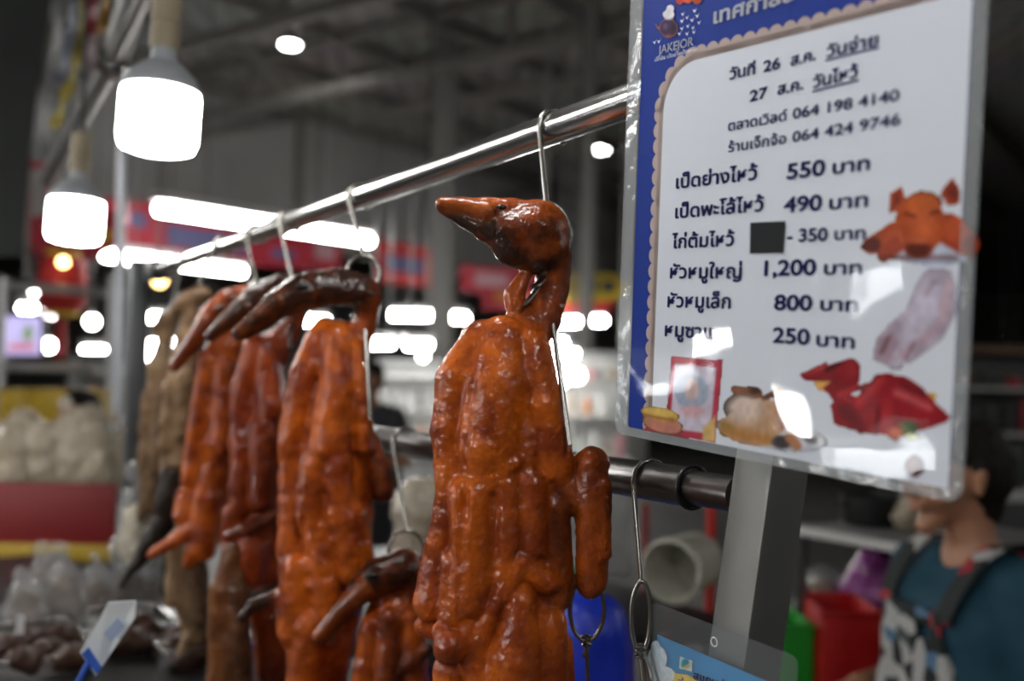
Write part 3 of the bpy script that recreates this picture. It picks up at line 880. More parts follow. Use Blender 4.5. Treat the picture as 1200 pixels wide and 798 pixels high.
# ---- hooks
hd = 1.0
def hk(label, railpx, ringpx, ringpy, rr, dd, legpx=None, prong=(), k=1.0, ax=None, wr=.0019, rh=None, group='wire duck hooks'):
    rc = at(ringpx, ringpy, dd)
    leg = at(*legpx) if legpx else None
    return hook(label, railp(railpx, k), rc, rr, ax if ax is not None else RT, leg, [at(*p) for p in prong], wr, .014 if k == 1.0 else .0165, group, rh)
hk('wire hook through the neck of the nearest roasted duck', 650, 640, 279, .0212, .897, (668, 522, .842), [(614, 358, .86), (622, 338, .865), (630, 335, .86)], ax=RT, wr=.0022, rh=.031)
hk('wire hook holding the second roasted duck, ring showing above its neck', 422, 426, 322, .0205, 1.262, (434, 492, 1.19), [(412, 372, 1.21)], wr=.0026, rh=.024)
hk('wire hook holding the third roasted duck, long leg beside its shoulder', 340, 342, 345, .017, 1.485, (340, 410, 1.42), wr=.003, rh=.022)
hk('thin wire hook holding the fourth roasted duck', 300, 300, 342, .017, 1.635, wr=.0027, rh=.016)
hk('wire hook of the pale duck behind the fourth roasted duck', 262, 230, 352, .015, 1.83, wr=.0024)
hk('wire hook of the farthest pale duck', 222, 202, 372, .015, 2.01, wr=.0024)
hk('hook on the lower rail between the two front ducks, ring around a dark neck', 476, 476, 646, .021, 1.215, wr=.0022, k=LK, rh=.0245, group='hooks on the lower rail')
hk('hook showing below the right wing of the nearest duck, twisted under its ring', 690, 688, 714, .0150, .90, (690, 830, .90), [(683, 770, .895)], wr=.0019, k=LK, rh=.0275, group='hooks on the lower rail')
hk('empty hook on the lower rail beside the small blue sign, ring seen edge on', 762, 751, 722, .0075, .80, (757, 830, .79), [(764, 800, .79)], wr=.0020, k=LK, rh=.027, group='hooks on the lower rail', ax=RT)
# ------------------------------------------------------------------ the big price sign
def cvec(x, y, z): return RT * x + UP * y + FW * z


class Panel:
    """A flat sheet in the place: origin, unit right/up vectors, outward normal; px() finds the spot seen at a photo pixel."""
    def __init__(s, O, U, V):
        s.O = O; s.U = U.normalized(); V = V - s.U * V.dot(s.U); s.V = V.normalized(); s.N = s.U.cross(s.V)
        if s.N.dot(CAM - O) < 0: s.N = -s.N

    def uv(s, px, py):
        r = RT * ((px - 600) / FPX) - UP * ((py - 399) / FPX) + FW
        t = (s.O - CAM).dot(s.N) / r.dot(s.N)
        q = CAM + r * t - s.O
        return q.dot(s.U), q.dot(s.V)

    def P(s, u, v, h=0.): return s.O + s.U * u + s.V * v + s.N * h


def rrect(u0, v0, u1, v1, rad, n=6, corners=(1, 1, 1, 1)):
    out = []
    for (cx, cy, a0, on) in ((u1 - rad, v0 + rad, -90, corners[0]), (u1 - rad, v1 - rad, 0, corners[1]), (u0 + rad, v1 - rad, 90, corners[2]), (u0 + rad, v0 + rad, 180, corners[3])):
        if on:
            for i in range(n + 1):
                w = math.radians(a0 + 90 * i / n); out.append((cx + rad * math.cos(w), cy + rad * math.sin(w)))
        else:
            out.append((cx + (rad if a0 in (-90, 0) else -rad), cy + (rad if a0 in (0, 90) else -rad)))
    return out


def flat(panel, polys, h, name, m, parent):
    mb = MB()
    for poly in polys:
        vs = [panel.P(u, v, h) for u, v in poly]
        f = tuple(range(len(vs)))
        nn = (vs[1] - vs[0]).cross(vs[2] - vs[0])
        area = sum(poly[i][0] * poly[(i + 1) % len(poly)][1] - poly[(i + 1) % len(poly)][0] * poly[i][1] for i in range(len(poly)))
        if area * panel.U.cross(panel.V).dot(panel.N) < 0: f = f[::-1]
        mb.add(vs, [f])
    return mb.build(name, m, parent, smooth=False)


def text_geo(body, bold=.018):
    c = bpy.data.curves.new('lettering', 'FONT'); c.body = body; c.size = 1; c.resolution_u = 5
    o = bpy.data.objects.new('lettering', c); COL.objects.link(o)
    dg = bpy.context.evaluated_depsgraph_get()
    me = bpy.data.meshes.new_from_object(o.evaluated_get(dg))
    V = np.array([v.co[:2] for v in me.vertices]); F = [tuple(p.vertices) for p in me.polygons]
    bpy.data.objects.remove(o); bpy.data.curves.remove(c); bpy.data.meshes.remove(me)
    Vs = []; Fs = []
    for k in range(8 if bold else 1):
        w = 2 * math.pi * k / 8
        n = sum(len(q) for q in Vs)
        Vs.append(V + np.array([math.cos(w), math.sin(w)]) * bold); Fs += [tuple(i + n for i in f) for f in F]
    return np.concatenate(Vs), Fs


def write(mb, panel, body, a, b, hpx, bold=.022, h=.0006, base=.72, slant=0.):
    """text whose baseline runs from photo pixel a to b on the panel; hpx = height of its capitals in pixels"""
    V, F = text_geo(body, bold)
    u0, v0 = panel.uv(*a); u1, v1 = panel.uv(*b)
    _, vt = panel.uv(a[0], a[1] - hpx)
    ch = abs(vt - v0)
    x0, x1 = V[:, 0].min(), V[:, 0].max()
    X = u0 + (V[:, 0] - x0) / (x1 - x0) * (u1 - u0)
    Y = v0 + (V[:, 0] - x0) / (x1 - x0) * (v1 - v0) + V[:, 1] / base * ch
    X = X + V[:, 1] * slant * ch
    vs = [panel.P(x, y, h) for x, y in zip(X, Y)]
    f0 = F[0]
    if (vs[f0[1]] - vs[f0[0]]).cross(vs[f0[2]] - vs[f0[0]]).dot(panel.N) < 0: F = [f[::-1] for f in F]
    mb.add(vs, F)


def artwork(panel, name, shapes, parent, h=.0004, step=1.6, seed=1, grain=.06):
    """a printed picture: coloured shapes in photo pixels laid on the panel as a fine coloured sheet"""
    B = np.array([[min(p[0] - p[2] for p in s['g']), min(p[1] - p[2] for p in s['g']), max(p[0] + p[2] for p in s['g']), max(p[1] + p[2] for p in s['g'])] for s in shapes])
    lo = B[:, :2].min(0) - 3; hi = B[:, 2:].max(0) + 3
    us = [panel.uv(x, y) for x in (lo[0], hi[0]) for y in (lo[1], hi[1])]
    ua, ub = min(u[0] for u in us), max(u[0] for u in us); va, vb = min(u[1] for u in us), max(u[1] for u in us)
    d = step * .62 / FPX
    nu, nv = int((ub - ua) / d) + 2, int((vb - va) / d) + 2
    U, V = np.meshgrid(ua + np.arange(nu) * d, va + np.arange(nv) * d, indexing='ij')
    Pw = np.array(panel.O[:]) + U[..., None] * np.array(panel.U[:]) + V[..., None] * np.array(panel.V[:])
    q = Pw - np.array(CAM[:]); dd = q @ np.array(FW[:])
    X = 600 + q @ np.array(RT[:]) / dd * FPX; Y = 399 - q @ np.array(UP[:]) / dd * FPX
    rgb = np.zeros((nu, nv, 3)); al = np.zeros((nu, nv))
    rng = np.random.default_rng(seed)
    for s in shapes:
        sd = s['f'](X, Y)
        aa = np.clip(.5 - sd / (2 * s['soft']), 0, 1) * s['a']
        rgb = rgb * (1 - aa[..., None]) + np.array(s['c']) * aa[..., None]
        if s['solid']: al = np.maximum(al, aa)
    rgb = rgb * (1 + grain * vnoise((nu, nv, 1), 1, 4, seed)[..., 0][..., None]) * (1 + grain * vnoise((nu, nv, 1), 1, 11, seed + 1)[..., 0][..., None])
    keep = al > .35
    idx = np.full((nu, nv), -1); idx[keep] = np.arange(keep.sum())
    qd = np.stack([idx[:-1, :-1], idx[1:, :-1], idx[1:, 1:], idx[:-1, 1:]], -1).reshape(-1, 4)
    qd = qd[(qd >= 0).all(1)]
    if panel.U.cross(panel.V).dot(panel.N) < 0: qd = qd[:, ::-1]
    off = Pw[keep] + np.array(panel.N[:]) * h
    o = mesh_np(name, off, qd, PRINT, None, parent, wloc(parent))
    at_ = o.data.color_attributes.new('print', 'FLOAT_COLOR', 'POINT')
    rgb = rgb * .93
    lin = np.where(rgb <= .04045, rgb / 12.92, ((np.clip(rgb, 0, 1) + .055) / 1.055) ** 2.4)[keep]
    at_.data.foreach_set('color', np.concatenate([lin, np.ones((len(lin), 1))], 1).astype(np.float32).ravel())
    return o


def _print_mat():
    m = bpy.data.materials.new('printed_picture'); m.use_nodes = True
    n = m.node_tree.nodes.new('ShaderNodeAttribute'); n.attribute_name = 'print'
    b = m.node_tree.nodes['Principled BSDF']; m.node_tree.links.new(n.outputs['Color'], b.inputs['Base Color'])
    b.inputs['Roughness'].default_value = .5; b.inputs['Specular IOR Level'].default_value = .06
    return m
PRINT = _print_mat()


def c8(*c): return tuple(x / 255 for x in c)
def E(x, y, rx, ry, col, soft=1.2, a=1., rot=0., solid=True):
    w = math.radians(rot); cw, sw = math.cos(w), math.sin(w)
    def f(X, Y):
        dx, dy = X - x, Y - y
        p, q = dx * cw + dy * sw, -dx * sw + dy * cw
        return (np.sqrt((p / rx) ** 2 + (q / ry) ** 2) - 1) * min(rx, ry)
    return dict(f=f, g=[(x, y, max(rx, ry))], c=c8(*col), soft=soft, a=a, solid=solid)
def K(x0, y0, x1, y1, r0, r1, col, soft=1.2, a=1., solid=True):
    def f(X, Y):
        dx, dy = x1 - x0, y1 - y0; t = np.clip(((X - x0) * dx + (Y - y0) * dy) / (dx * dx + dy * dy), 0, 1)
        return np.hypot(X - x0 - t * dx, Y - y0 - t * dy) - (r0 + (r1 - r0) * t)
    return dict(f=f, g=[(x0, y0, r0), (x1, y1, r1)], c=c8(*col), soft=soft, a=a, solid=solid)
def G(pts, col, soft=1.0, a=1., solid=True):
    P_ = np.array(pts, float)
    def f(X, Y):
        d = np.full(X.shape, 1e9); s = np.ones(X.shape)
        n = len(P_); j = n - 1
        for i in range(n):
            e = P_[j] - P_[i]; wx, wy = X - P_[i, 0], Y - P_[i, 1]
            t = np.clip((wx * e[0] + wy * e[1]) / (e @ e + 1e-9), 0, 1)
            d = np.minimum(d, (wx - e[0] * t) ** 2 + (wy - e[1] * t) ** 2)
            c1 = Y >= P_[i, 1]; c2 = Y < P_[j, 1]; c3 = e[0] * wy > e[1] * wx
            s = np.where((c1 & c2 & c3) | (~c1 & ~c2 & ~c3), -s, s); j = i
        return s * np.sqrt(d)
    return dict(f=f, g=[(p[0], p[1], 1) for p in pts], c=c8(*col), soft=soft, a=a, solid=solid)
def tr(ox, oy, sc, pts): return [(ox + x / sc, oy + y / sc) for x, y in pts]


SHEET_WHITE = mat('sign_paper_white', (.70, .73, .78), .5, var=.02, vscale=6, Specular_IOR_Level=.06)
SHEET_BLUE = mat('sign_print_blue', (.010, .035, .25), .5, var=.05, vscale=10, Specular_IOR_Level=.06)
SHEET_BEIGE = mat('sign_print_beige', (.47, .37, .33), .5, var=.05, vscale=10, Specular_IOR_Level=.06)
INK = mat('sign_ink_navy', (.018, .02, .15), .5, var=.05, Specular_IOR_Level=.06)
INKW = mat('sign_ink_white', (.8, .82, .85), .5, var=.02, Specular_IOR_Level=.06)
INKK = mat('sign_patch_charcoal', (.018, .019, .02), .5, var=.05, Specular_IOR_Level=.06)
SLEEVE = film('laminate_film', (.97, .98, 1), .004, .035, .55, 16)
RIM = film('laminate_rim', (.88, .9, .92), .20, .12, .6, 60, (.75, .78, .8))

dBL = .775
BL = at(722, 507, dBL)
SG = Panel(BL, cvec(786, -77, -1200), cvec(837, 13801, -1200))
uR, _ = SG.uv(1127, 590); _, vT = SG.uv(757, 0)
HT = uR * 1.42
su0, sv0 = SG.uv(736, 497); su1, _ = SG.uv(1112, 560)
sv0 = min(sv0, SG.uv(1113, 573)[1]); HS = HT - .010

t = thing('price_sign', 'large laminated blue and white price list hanging at right in front of the post', 'sign', BL)
mb = MB(); mb.prism([SG.P(u, v, -.0012) for u, v in rrect(su0, sv0, su1, HS, .002)], SG.N * .001)
mb.build('sheet', SHEET_BLUE, t, smooth=False)
# clear pouch: front film and a milky welded border
mb = MB()
outer = rrect(0, 0, uR, HT, .008, 8)
nu, nv = 40, 56
vs = []; fs = []
for i in range(nu + 1):
    for j in range(nv + 1):
        u = su0 + (su1 - su0) * i / nu; v = sv0 + (HS - sv0) * j / nv
        wv = .00042 * (math.sin(u * 46 + v * 21) * .5 + math.sin(v * 38 - u * 25 + 1.3) * .5)
        ed = min(i, nu - i, j, nv - j); wv *= min(1, ed / 4)
        vs.append(SG.P(u, v, .0022 + wv))
for i in range(nu):
    for j in range(nv):
        a_ = i * (nv + 1) + j; fs.append((a_, a_ + nv + 1, a_ + nv + 2, a_ + 1))
mb.add(vs, fs); mb.build('clear_front', SLEEVE, t, angle=80)
inner = rrect(su0, sv0, su1, HS, .008 - .005, 8)
mb = MB(); n = len(outer)
for hh in (.0013, -.0013):
    b0 = len(mb.v); mb.v += [tuple(SG.P(u, v, hh)) for u, v in outer] + [tuple(SG.P(u, v, hh)) for u, v in inner]
    for i in range(n):
        j = (i + 1) % n; f = (b0 + i, b0 + j, b0 + n + j, b0 + n + i)
        mb.f.append(f if hh > 0 else f[::-1])
for i in range(n):
    j = (i + 1) % n; mb.f.append((i, 2 * n + i, 2 * n + j, j))
mb.build('welded_edge', RIM, t)['label'] = 'milky clear plastic border'

# beige scalloped frame and white panel
wl, wb = SG.uv(768, 300)[0], sv0
# white panel outline: left edge through (779,145) and (768,300), top edge through (880,54) .. (1060,9)
wu = SG.uv(775, 200)[0]; wt = SG.uv(960, 34)[1]
rc = abs(SG.uv(779, 145)[1] - wt)
white = []
for i in range(13):
    w = math.radians(90 + 90 * i / 12); white.append((wu + rc * .8 + rc * .8 * math.cos(w), wt - rc * .8 + rc * .8 * math.sin(w)))
white += [(wu, sv0), (su1, sv0), (su1, wt)]
bw = .0075; beige = [[(wu - bw * .6, sv0), (wu + .012, sv0), (wu + .012, wt - rc * .8), (wu - bw * .6, wt - rc * .8)],
                     [(wu + rc * .8, wt - .012), (su1, wt - .012), (su1, wt + bw * .6), (wu + rc * .8, wt + bw * .6)]]
arc = []
for i in range(13):
    w = math.radians(90 + 90 * i / 12); arc.append((wu + rc * .8 + (rc * .8 + bw * .6) * math.cos(w), wt - rc * .8 + (rc * .8 + bw * .6) * math.sin(w)))
beige.append(arc + [(wu + rc * .8, wt - rc * .8)])
flat(SG, [white], .0002, 'white_panel', SHEET_WHITE, t)
sc = []; R_ = .0062
def disc(cx, cy, r): return [(cx + r * math.cos(2 * math.pi * k / 16), cy + r * math.sin(2 * math.pi * k / 16)) for k in range(16)]
v = sv0 + .004
while v < wt - rc * .8: sc.append(disc(wu - bw * .5, v, R_)); v += .0112
for i in range(5):
    w = math.radians(180 - 90 * (i + .5) / 5); sc.append(disc(wu + rc * .8 + (rc * .8 + bw * .5) * math.cos(w), wt - rc * .8 + (rc * .8 + bw * .5) * math.sin(w), R_))
u = wu + rc * .8 + .004
while u < su1 - R_: sc.append(disc(u, wt + bw * .5, R_)); u += .0112
flat(SG, beige + [[(max(u_, su0), max(v_, sv0)) for u_, v_ in d] for d in sc], .0001, 'scalloped_border', SHEET_BEIGE, t)

ink = MB()
ROWS = [("วันที่", (855.4, 93.5), (885.6, 86.5), 13), ("26", (895, 84.7), (915, 80), 13), ("ส.ค.", (927, 77.5), (956.5, 70), 13), ("วันจ่าย", (969, 67.5), (1030, 53), 14),
        ("27", (879, 119.5), (900, 114.3), 13), ("ส.ค.", (911.5, 111.5), (942, 104.5), 13), ("วันไหว้", (953, 103.5), (1006, 90.5), 14),
        ("ตลาดเวิลด์", (853.8, 153.7), (923, 141), 11.5), ("064 198 4140", (929.5, 139.5), (1054.5, 117.5), 12.5),
        ("ร้านเจ็กจ้อ", (854, 178.5), (922, 168), 11.5), ("064 424 9746", (929, 166.8), (1056, 146), 12.5),
        ("เป็ดย่างไหว้", (792.5, 221), (888, 210), 15), ("550", (922.5, 210), (967.6, 205), 18), ("บาท", (976, 204), (1020, 198.7), 15.5),
        ("เป็ดพะโล้ไหว้", (791.6, 255.8), (895.4, 247), 15), ("490", (918.8, 249), (964, 246), 18), ("บาท", (972, 245.6), (1018, 241.7), 15.5),
        ("ไก่ต้มไหว้", (787.7, 291), (860.8, 287.7), 15), ("- 350", (922.5, 283.6), (970.6, 282), 15), ("บาท", (978, 281), (1015, 280), 13.5),
        ("หัวหมูใหญ่", (785.6, 326), (869.8, 326), 15.5), ("1,200", (896, 323), (957, 322), 18), ("บาท", (966, 321.4), (1011, 321.4), 15),
        ("หัวหมูเล็ก", (782.6, 359.6), (857, 361.4), 15.5), ("800", (907.4, 363), (952.5, 364), 18), ("บาท", (961.6, 363.5), (1006.7, 365), 15),
        ("หมูซาแซ", (779.5, 393.5), (848, 398), 15.5), ("250", (906, 401), (949.5, 404), 18), ("บาท", (957, 405), (1002, 408.6), 15.5)]
for body, a, b, hp in ROWS:
    write(ink, SG, body, a, b, hp, bold=.030 if hp > 12.6 else .02)
for a, b in (((968, 70.5), (1030.5, 55)), ((952.5, 107), (1007, 93.3))):
    (u0, v0), (u1, v1) = SG.uv(*a), SG.uv(*b); w = .0009
    ink.add([SG.P(u0, v0 - w, .0006), SG.P(u1, v1 - w, .0006), SG.P(u1, v1 + w * .3, .0006), SG.P(u0, v0 + w * .3, .0006)], [(0, 1, 2, 3)])
ink.build('price_lettering', INK, t, smooth=False)
flat(SG, [[SG.uv(*p) for p in ((880, 261), (921.5, 259), (919, 296.7), (879.4, 297.3))]], .0006, 'covered_patch', INKK, t)
ink = MB()
write(ink, SG, "เทศกาลสารทจีน", (836.5, 28), (1015, -25), 17, bold=.03)
write(ink, SG, "JAKEJOR", (772, 64), (813, 53), 10, bold=.012)
write(ink, SG, "เจ๊กจ้อ เป็ดย่างเป็ดพะโล้", (768, 72.5), (817, 59.6), 4.5, bold=0)
for (x, y, s_) in ((800, 25, 2.5), (806, 21, 2), (812, 24, 2.4), (818, 19, 2.4), (800, 34, 2.2), (807, 31, 2.2), (813, 33, 2), (820, 27, 2), (797, 40, 2), (806, 40, 2.2), (814, 38, 2), (801, 17, 2.2), (815, 13, 2.4), (768, 50, 2.2), (773, 49, 2.4)):
    uu, vv = SG.uv(x, y); q = s_ * .0006
    ink.add([SG.P(uu - q * 1.6, vv + q, .0006), SG.P(uu, vv - q, .0006), SG.P(uu + q * 1.4, vv + q * 1.4, .0006), SG.P(uu + q * .2, vv + q * .3, .0006)], [(0, 1, 2, 3)])
ink.build('title_and_logo_lettering', INKW, t, smooth=False)
artwork(SG, 'logo_emblem', [E(784, 33, 11.5, 12, (205, 120, 80)), E(784, 33, 10.3, 10.8, (58, 42, 72)), K(772, 33, 768, 28, 1.6, 1, (205, 120, 80)),
                            E(784, 17, 7.5, 6, (235, 232, 235)), E(786, 10, 5, 5, (235, 232, 235)), E(784, 43, 5, 2.5, (150, 80, 90), a=.8),
                            E(780, 31, 3, 4, (90, 68, 110)), E(790, 32, 3, 5, (40, 28, 52)), E(797, 1, 5, 5, (190, 70, 50)), E(806, -1, 6, 6, (210, 90, 50)), E(817, 0, 6, 6, (185, 80, 40))], t, seed=3)
f = lambda p: tr(980, 190, 3.07, p)
artwork(SG, 'pig_head_picture', [
    E(1088, 291, 56, 20, (184, 198, 220), rot=4), E(1090, 287, 50, 15, (205, 214, 230), rot=4),
    G(f([(190, 185), (195, 110), (238, 82), (252, 132), (232, 180)]), (190, 82, 44)), G(f([(203, 170), (206, 118), (232, 96), (238, 140)]), (140, 50, 28), 2),
    G(f([(372, 110), (418, 50), (446, 92), (446, 152), (400, 158)]), (168, 66, 34)), G(f([(392, 112), (420, 72), (436, 100), (432, 140)]), (120, 40, 24), 2),
    K(1050, 272, 1022, 288, 13, 11, (184, 78, 36)), K(1024, 287, 1014, 289, 9, 5, (92, 28, 18), 2), K(1060, 280, 1036, 300, 10, 8, (160, 58, 28), 2),
    K(1112, 268, 1134, 286, 19, 15, (168, 62, 30)), E(1120, 268, 14, 14, (196, 84, 44), 5), E(1138, 290, 6, 12, (110, 34, 20), 3),
    E(1079, 262, 30, 34, (186, 80, 34)), E(1083, 238, 21, 14, (206, 100, 46), 4), E(1081, 262, 15, 18, (204, 98, 50), 6), K(1062, 250, 1072, 254, 2, 2, (120, 42, 20), 2), K(1092, 250, 1100, 247, 2, 2, (120, 42, 20), 2),
    E(1077, 289, 18, 13, (176, 72, 36)), E(1077, 293, 15, 9, (96, 34, 18), 3), E(1077, 281, 13, 4, (200, 100, 60), 3), K(1030, 302, 1120, 302, 3, 3, (90, 30, 20), 3, .6)], t, seed=4)
f = lambda p: tr(980, 190, 3.07, p)
artwork(SG, 'raw_chicken_picture', [
    G(f([(320, 385), (360, 378), (415, 385), (435, 450), (436, 540), (385, 640), (275, 722), (190, 738), (132, 712), (140, 640), (190, 580), (250, 530), (285, 440)]), (188, 174, 190)),
    G(f([(320, 420), (370, 430), (370, 560), (260, 680), (210, 690), (260, 540)]), (206, 196, 212), 6), K(1112, 330, 1105, 376, 4, 5, (206, 176, 184), 4), K(1100, 384, 1060, 414, 4, 5, (196, 164, 174), 4),
    G(f([(140, 700), (150, 640), (205, 600), (225, 650), (190, 730)]), (176, 148, 160), 3), K(1034, 412, 1042, 396, 3, 3, (140, 100, 108), 2), K(1072, 402, 1062, 420, 1.5, 2, (150, 118, 128), 2), K(1096, 330, 1086, 345, 3, 3, (176, 156, 172), 3),
    E(1050, 428, 8, 6, (196, 186, 200), 3)], t, seed=5)
f = lambda p: tr(910, 400, 3.99, p)
artwork(SG, 'red_duck_picture', [
    G(f([(170, 185), (260, 182), (235, 240), (190, 225)]), (226, 170, 84)), E(1093, 464, 5, 5, (226, 180, 70)),
    G(f([(400, 250), (500, 145), (605, 160), (685, 210), (725, 262), (818, 352), (800, 380), (690, 418), (520, 442), (400, 430), (270, 390), (250, 292), (340, 255)]), (156, 24, 34)),
    G(f([(108, 158), (200, 120), (350, 74), (396, 112), (392, 190), (345, 268), (270, 285), (218, 218), (262, 186), (132, 184)]), (140, 22, 30)),
    K(940, 439, 968, 428, 2, 4, (176, 60, 60), 2), K(970, 433, 984, 426, 3, 2, (78, 12, 18), 2), E(1000, 432, 8, 11, (162, 36, 42), 4),
    K(1030, 445, 1008, 470, 6, 5, (192, 52, 56), 5), K(1052, 460, 1090, 478, 4, 3, (206, 96, 96), 4), K(1058, 448, 1082, 462, 3, 3, (110, 14, 22), 3), E(1040, 490, 8, 16, (178, 40, 46), 5), K(990, 480, 1010, 502, 8, 6, (120, 16, 26), 5), K(1030, 478, 1028, 504, 2, 2, (104, 12, 20), 3), K(985, 462, 1015, 452, 3, 3, (184, 56, 60), 4),
    E(1066, 502, 11, 9, (62, 84, 40), 2), E(1070, 512, 10, 4, (190, 190, 80), 2), E(1050, 508, 9, 8, (206, 110, 80), 3), K(1056, 496, 1064, 506, 2, 2, (96, 120, 60), 2),
    K(1098, 488, 1113, 489, 5, 2, (150, 24, 34), 2), E(1072, 546, 12, 14, (122, 84, 88)), E(1070, 540, 6, 6, (150, 112, 112), 4), E(1076, 552, 5, 5, (86, 54, 60), 3)], t, seed=6)
f = lambda p: tr(720, 400, 4.615, p)
artwork(SG, 'boiled_chicken_plate_picture', [
    E(905, 508, 66, 19, (206, 210, 220), rot=10), E(905, 505, 58, 14, (226, 228, 234), rot=10),
    G(f([(575, 470), (590, 420), (700, 330), (800, 300), (900, 330), (920, 480), (860, 560), (760, 570), (640, 540)]), (200, 158, 122)),
    E(872, 478, 22, 17, (224, 200, 184), 7), K(850, 505, 900, 515, 6, 6, (190, 132, 74), 4), K(846, 496, 858, 502, 4, 4, (176, 134, 70), 3),
    K(862, 456, 888, 460, 5, 6, (150, 100, 76), 2), E(886, 458, 7, 4, (84, 54, 44), 2), E(911, 460, 5, 8, (196, 120, 70), 1.5, rot=35), K(896, 466, 906, 462, 3, 4, (120, 76, 56), 2), K(912, 474, 918, 500, 3, 4, (150, 86, 62), 2),
    E(917, 518, 12, 8, (70, 64, 66), 2), K(926, 512, 934, 522, 6, 6, (186, 128, 92), 2),
    E(938, 494, 13, 11, (214, 214, 214), 1), E(938, 495, 9, 7, (150, 146, 150), 1.5), E(952, 514, 13, 9, (214, 214, 216), 1, rot=15), E(952, 515, 8, 5, (120, 116, 122), 1.5)], t, seed=7)
artwork(SG, 'framed_portrait_picture', [
    G(f([(310, 76), (590, 100), (548, 548), (478, 540), (150, 480), (285, 360)]), (186, 62, 78)), G(f([(330, 122), (553, 142), (520, 500), (300, 470)]), (216, 206, 220), 1.5),
    E(811, 459, 20, 20, (176, 186, 204), 1.5), E(811, 456, 8, 13, (226, 192, 186), 2), E(812, 482, 14, 7, (222, 176, 180), 3), G(f([(480, 470), (550, 400), (548, 546), (476, 538)]), (222, 184, 116), 2)], t, h=.00035, seed=8)
artwork(SG, 'offering_basket_picture', [E(777, 496, 24, 10, (196, 136, 110), rot=12), E(778, 501, 22, 7, (200, 130, 110), 2, rot=12), E(774, 485, 23, 8, (222, 176, 84), rot=10), K(756, 486, 790, 493, 2, 2, (170, 116, 60), 2), E(772, 482, 15, 4, (232, 198, 110), 3, rot=8)], t, h=.0005, seed=9)
# cord it hangs by, tied round the upper rail
for x in (800, 905):
    uu, vv = SG.uv(x, 20); top = SG.P(uu, HT - .004, 0)
    mb = MB(); rp = railp(x)
    mb.tube(spline([SG.P(uu, HT - .004, .001), SG.P(uu, HT + .01, 0), SG.P(uu, HT + .012, -.02), SG.P(uu, HT - .004, -.002)], 5), .0011, 6)
    mb.build('hanging_loop', WHITE, t)

# ------------------------------------------------------------------ square stainless post
pc = at(880, 600, .728)
ax = (at(905, 545, .728) - at(878, 738, .728)).normalized()
e1 = RD - ax * RD.dot(ax); e1.normalize(); e2 = ax.cross(e1); e2.normalize()
if e2.dot(FW) < 0: e2 = -e2
c0 = at(905, 545, .728)                             # nearest vertical edge
hw = .0194
cen = c0 - e1 * hw + e2 * hw
zb = (cen.z - .0) / ax.z; topl = .75
mb = MB(); mb.bevbox(cen + ax * ((topl - zb) / 2), e1 * hw, e2 * hw, ax * ((topl + zb) / 2), .003)
t = thing('steel_post', 'leaning square stainless post below the price sign, holding the lower rail', 'post', cen - ax * zb)
mb.build('square_tube', mat('post_steel', (.20, .20, .19), .48, .65, .18, 14, .25, 60), t, angle=30)
mb = MB(); mb.bevbox(cen - ax * (zb - .004), e1 * .05, e2 * .05, ax * .004, .001); mb.build('foot_plate', DSTEEL, t)
b2 = railp(852, LK)

# ------------------------------------------------------------------ small blue sign in a clear sleeve, lower edge of the picture
dS = .80
SO = at(765, 705, dS)
UU = at(935, 770, dS * 888 / 1058 * 1.0) - SO
S2 = Panel(SO, UU, cvec(837, 13801, -1200))
w2 = S2.uv(935, 770)[0]; h2 = .15
t = thing('payment_sign', 'small sky blue sign in a clear plastic sleeve at the bottom, beside the square post', 'sign', SO - S2.V * h2)
CLEAR = film('clear_sleeve', (.93, .95, .96), .07, .06, .3, 30, (.6, .62, .64))
mb = MB(); mb.prism([S2.P(u, v, .0008) for u, v in rrect(0, -h2, w2, 0, .006)], -S2.N * .0012); mb.build('clear_sleeve', CLEAR, t)
e0 = S2.uv(769, 744)[1]; ulr = S2.uv(769, 744)[0]
mb = MB(); mb.prism([S2.P(u, v, -.001) for u, v in ((ulr, -h2 + .004), (w2 - .006, -h2 + .004), (w2 - .006, e0), (ulr, e0))], -S2.N * .0006)
mb.build('blue_card', mat('sky_blue_print', (.05, .36, .75), .45, var=.25, vscale=9), t, smooth=False)
artwork(S2, 'cloud_and_icon_print', [E(770, 772, 12, 16, (226, 240, 250)), E(776, 792, 16, 12, (232, 244, 252)), E(768, 758, 6, 8, (214, 234, 248)),
                                     G([(796, 768), (812, 774), (811, 788), (795, 784)], (222, 240, 246)), E(803, 776, 4, 4, (40, 150, 200)), E(805, 781, 3, 2, (240, 190, 60)), E(800, 779, 2, 3, (60, 170, 120)),
                                     G([(790, 788), (806, 790), (822, 800), (822, 812), (788, 806)], (240, 206, 110))], t, h=-.0002, seed=12)
ink = MB(); write(ink, S2, "สแกนจ่าย", (812, 795), (862, 812), 9, bold=.03, h=-.0001); write(ink, S2, "จ่าย", (794, 801), (816, 808), 7, bold=.02, h=-.0001)
ink.build('lettering', INK, t, smooth=False)
uu, vv = S2.uv(838, 752)
mb = MB(); ring = [S2.P(uu + .0032 * math.cos(2 * math.pi * k / 18), vv + .0032 * math.sin(2 * math.pi * k / 18), .001) for k in range(18)]
mb.tube(ring, .0005, 6, closed=True); mb.build('punched_eyelet', WHITE, t)
# ------------------------------------------------------------------ stall frame at the left
def pole(name, label, p, q, r, m, cat='pole', seg=14, base=True, group=None):
    p, q = Vector(p), Vector(q)
    t = thing(name, label, cat, p, group)
    mb = MB(); mb.tube([p, q], r, seg); mb.build('tube', m, t)
    if base:
        mb = MB(); mb.lathe([(0, 0), (r * 2.4, 0), (r * 2.4, .008), (r * 1.3, .012), (0, .012)], p); mb.build('base_plate', DSTEEL, t)
    return t


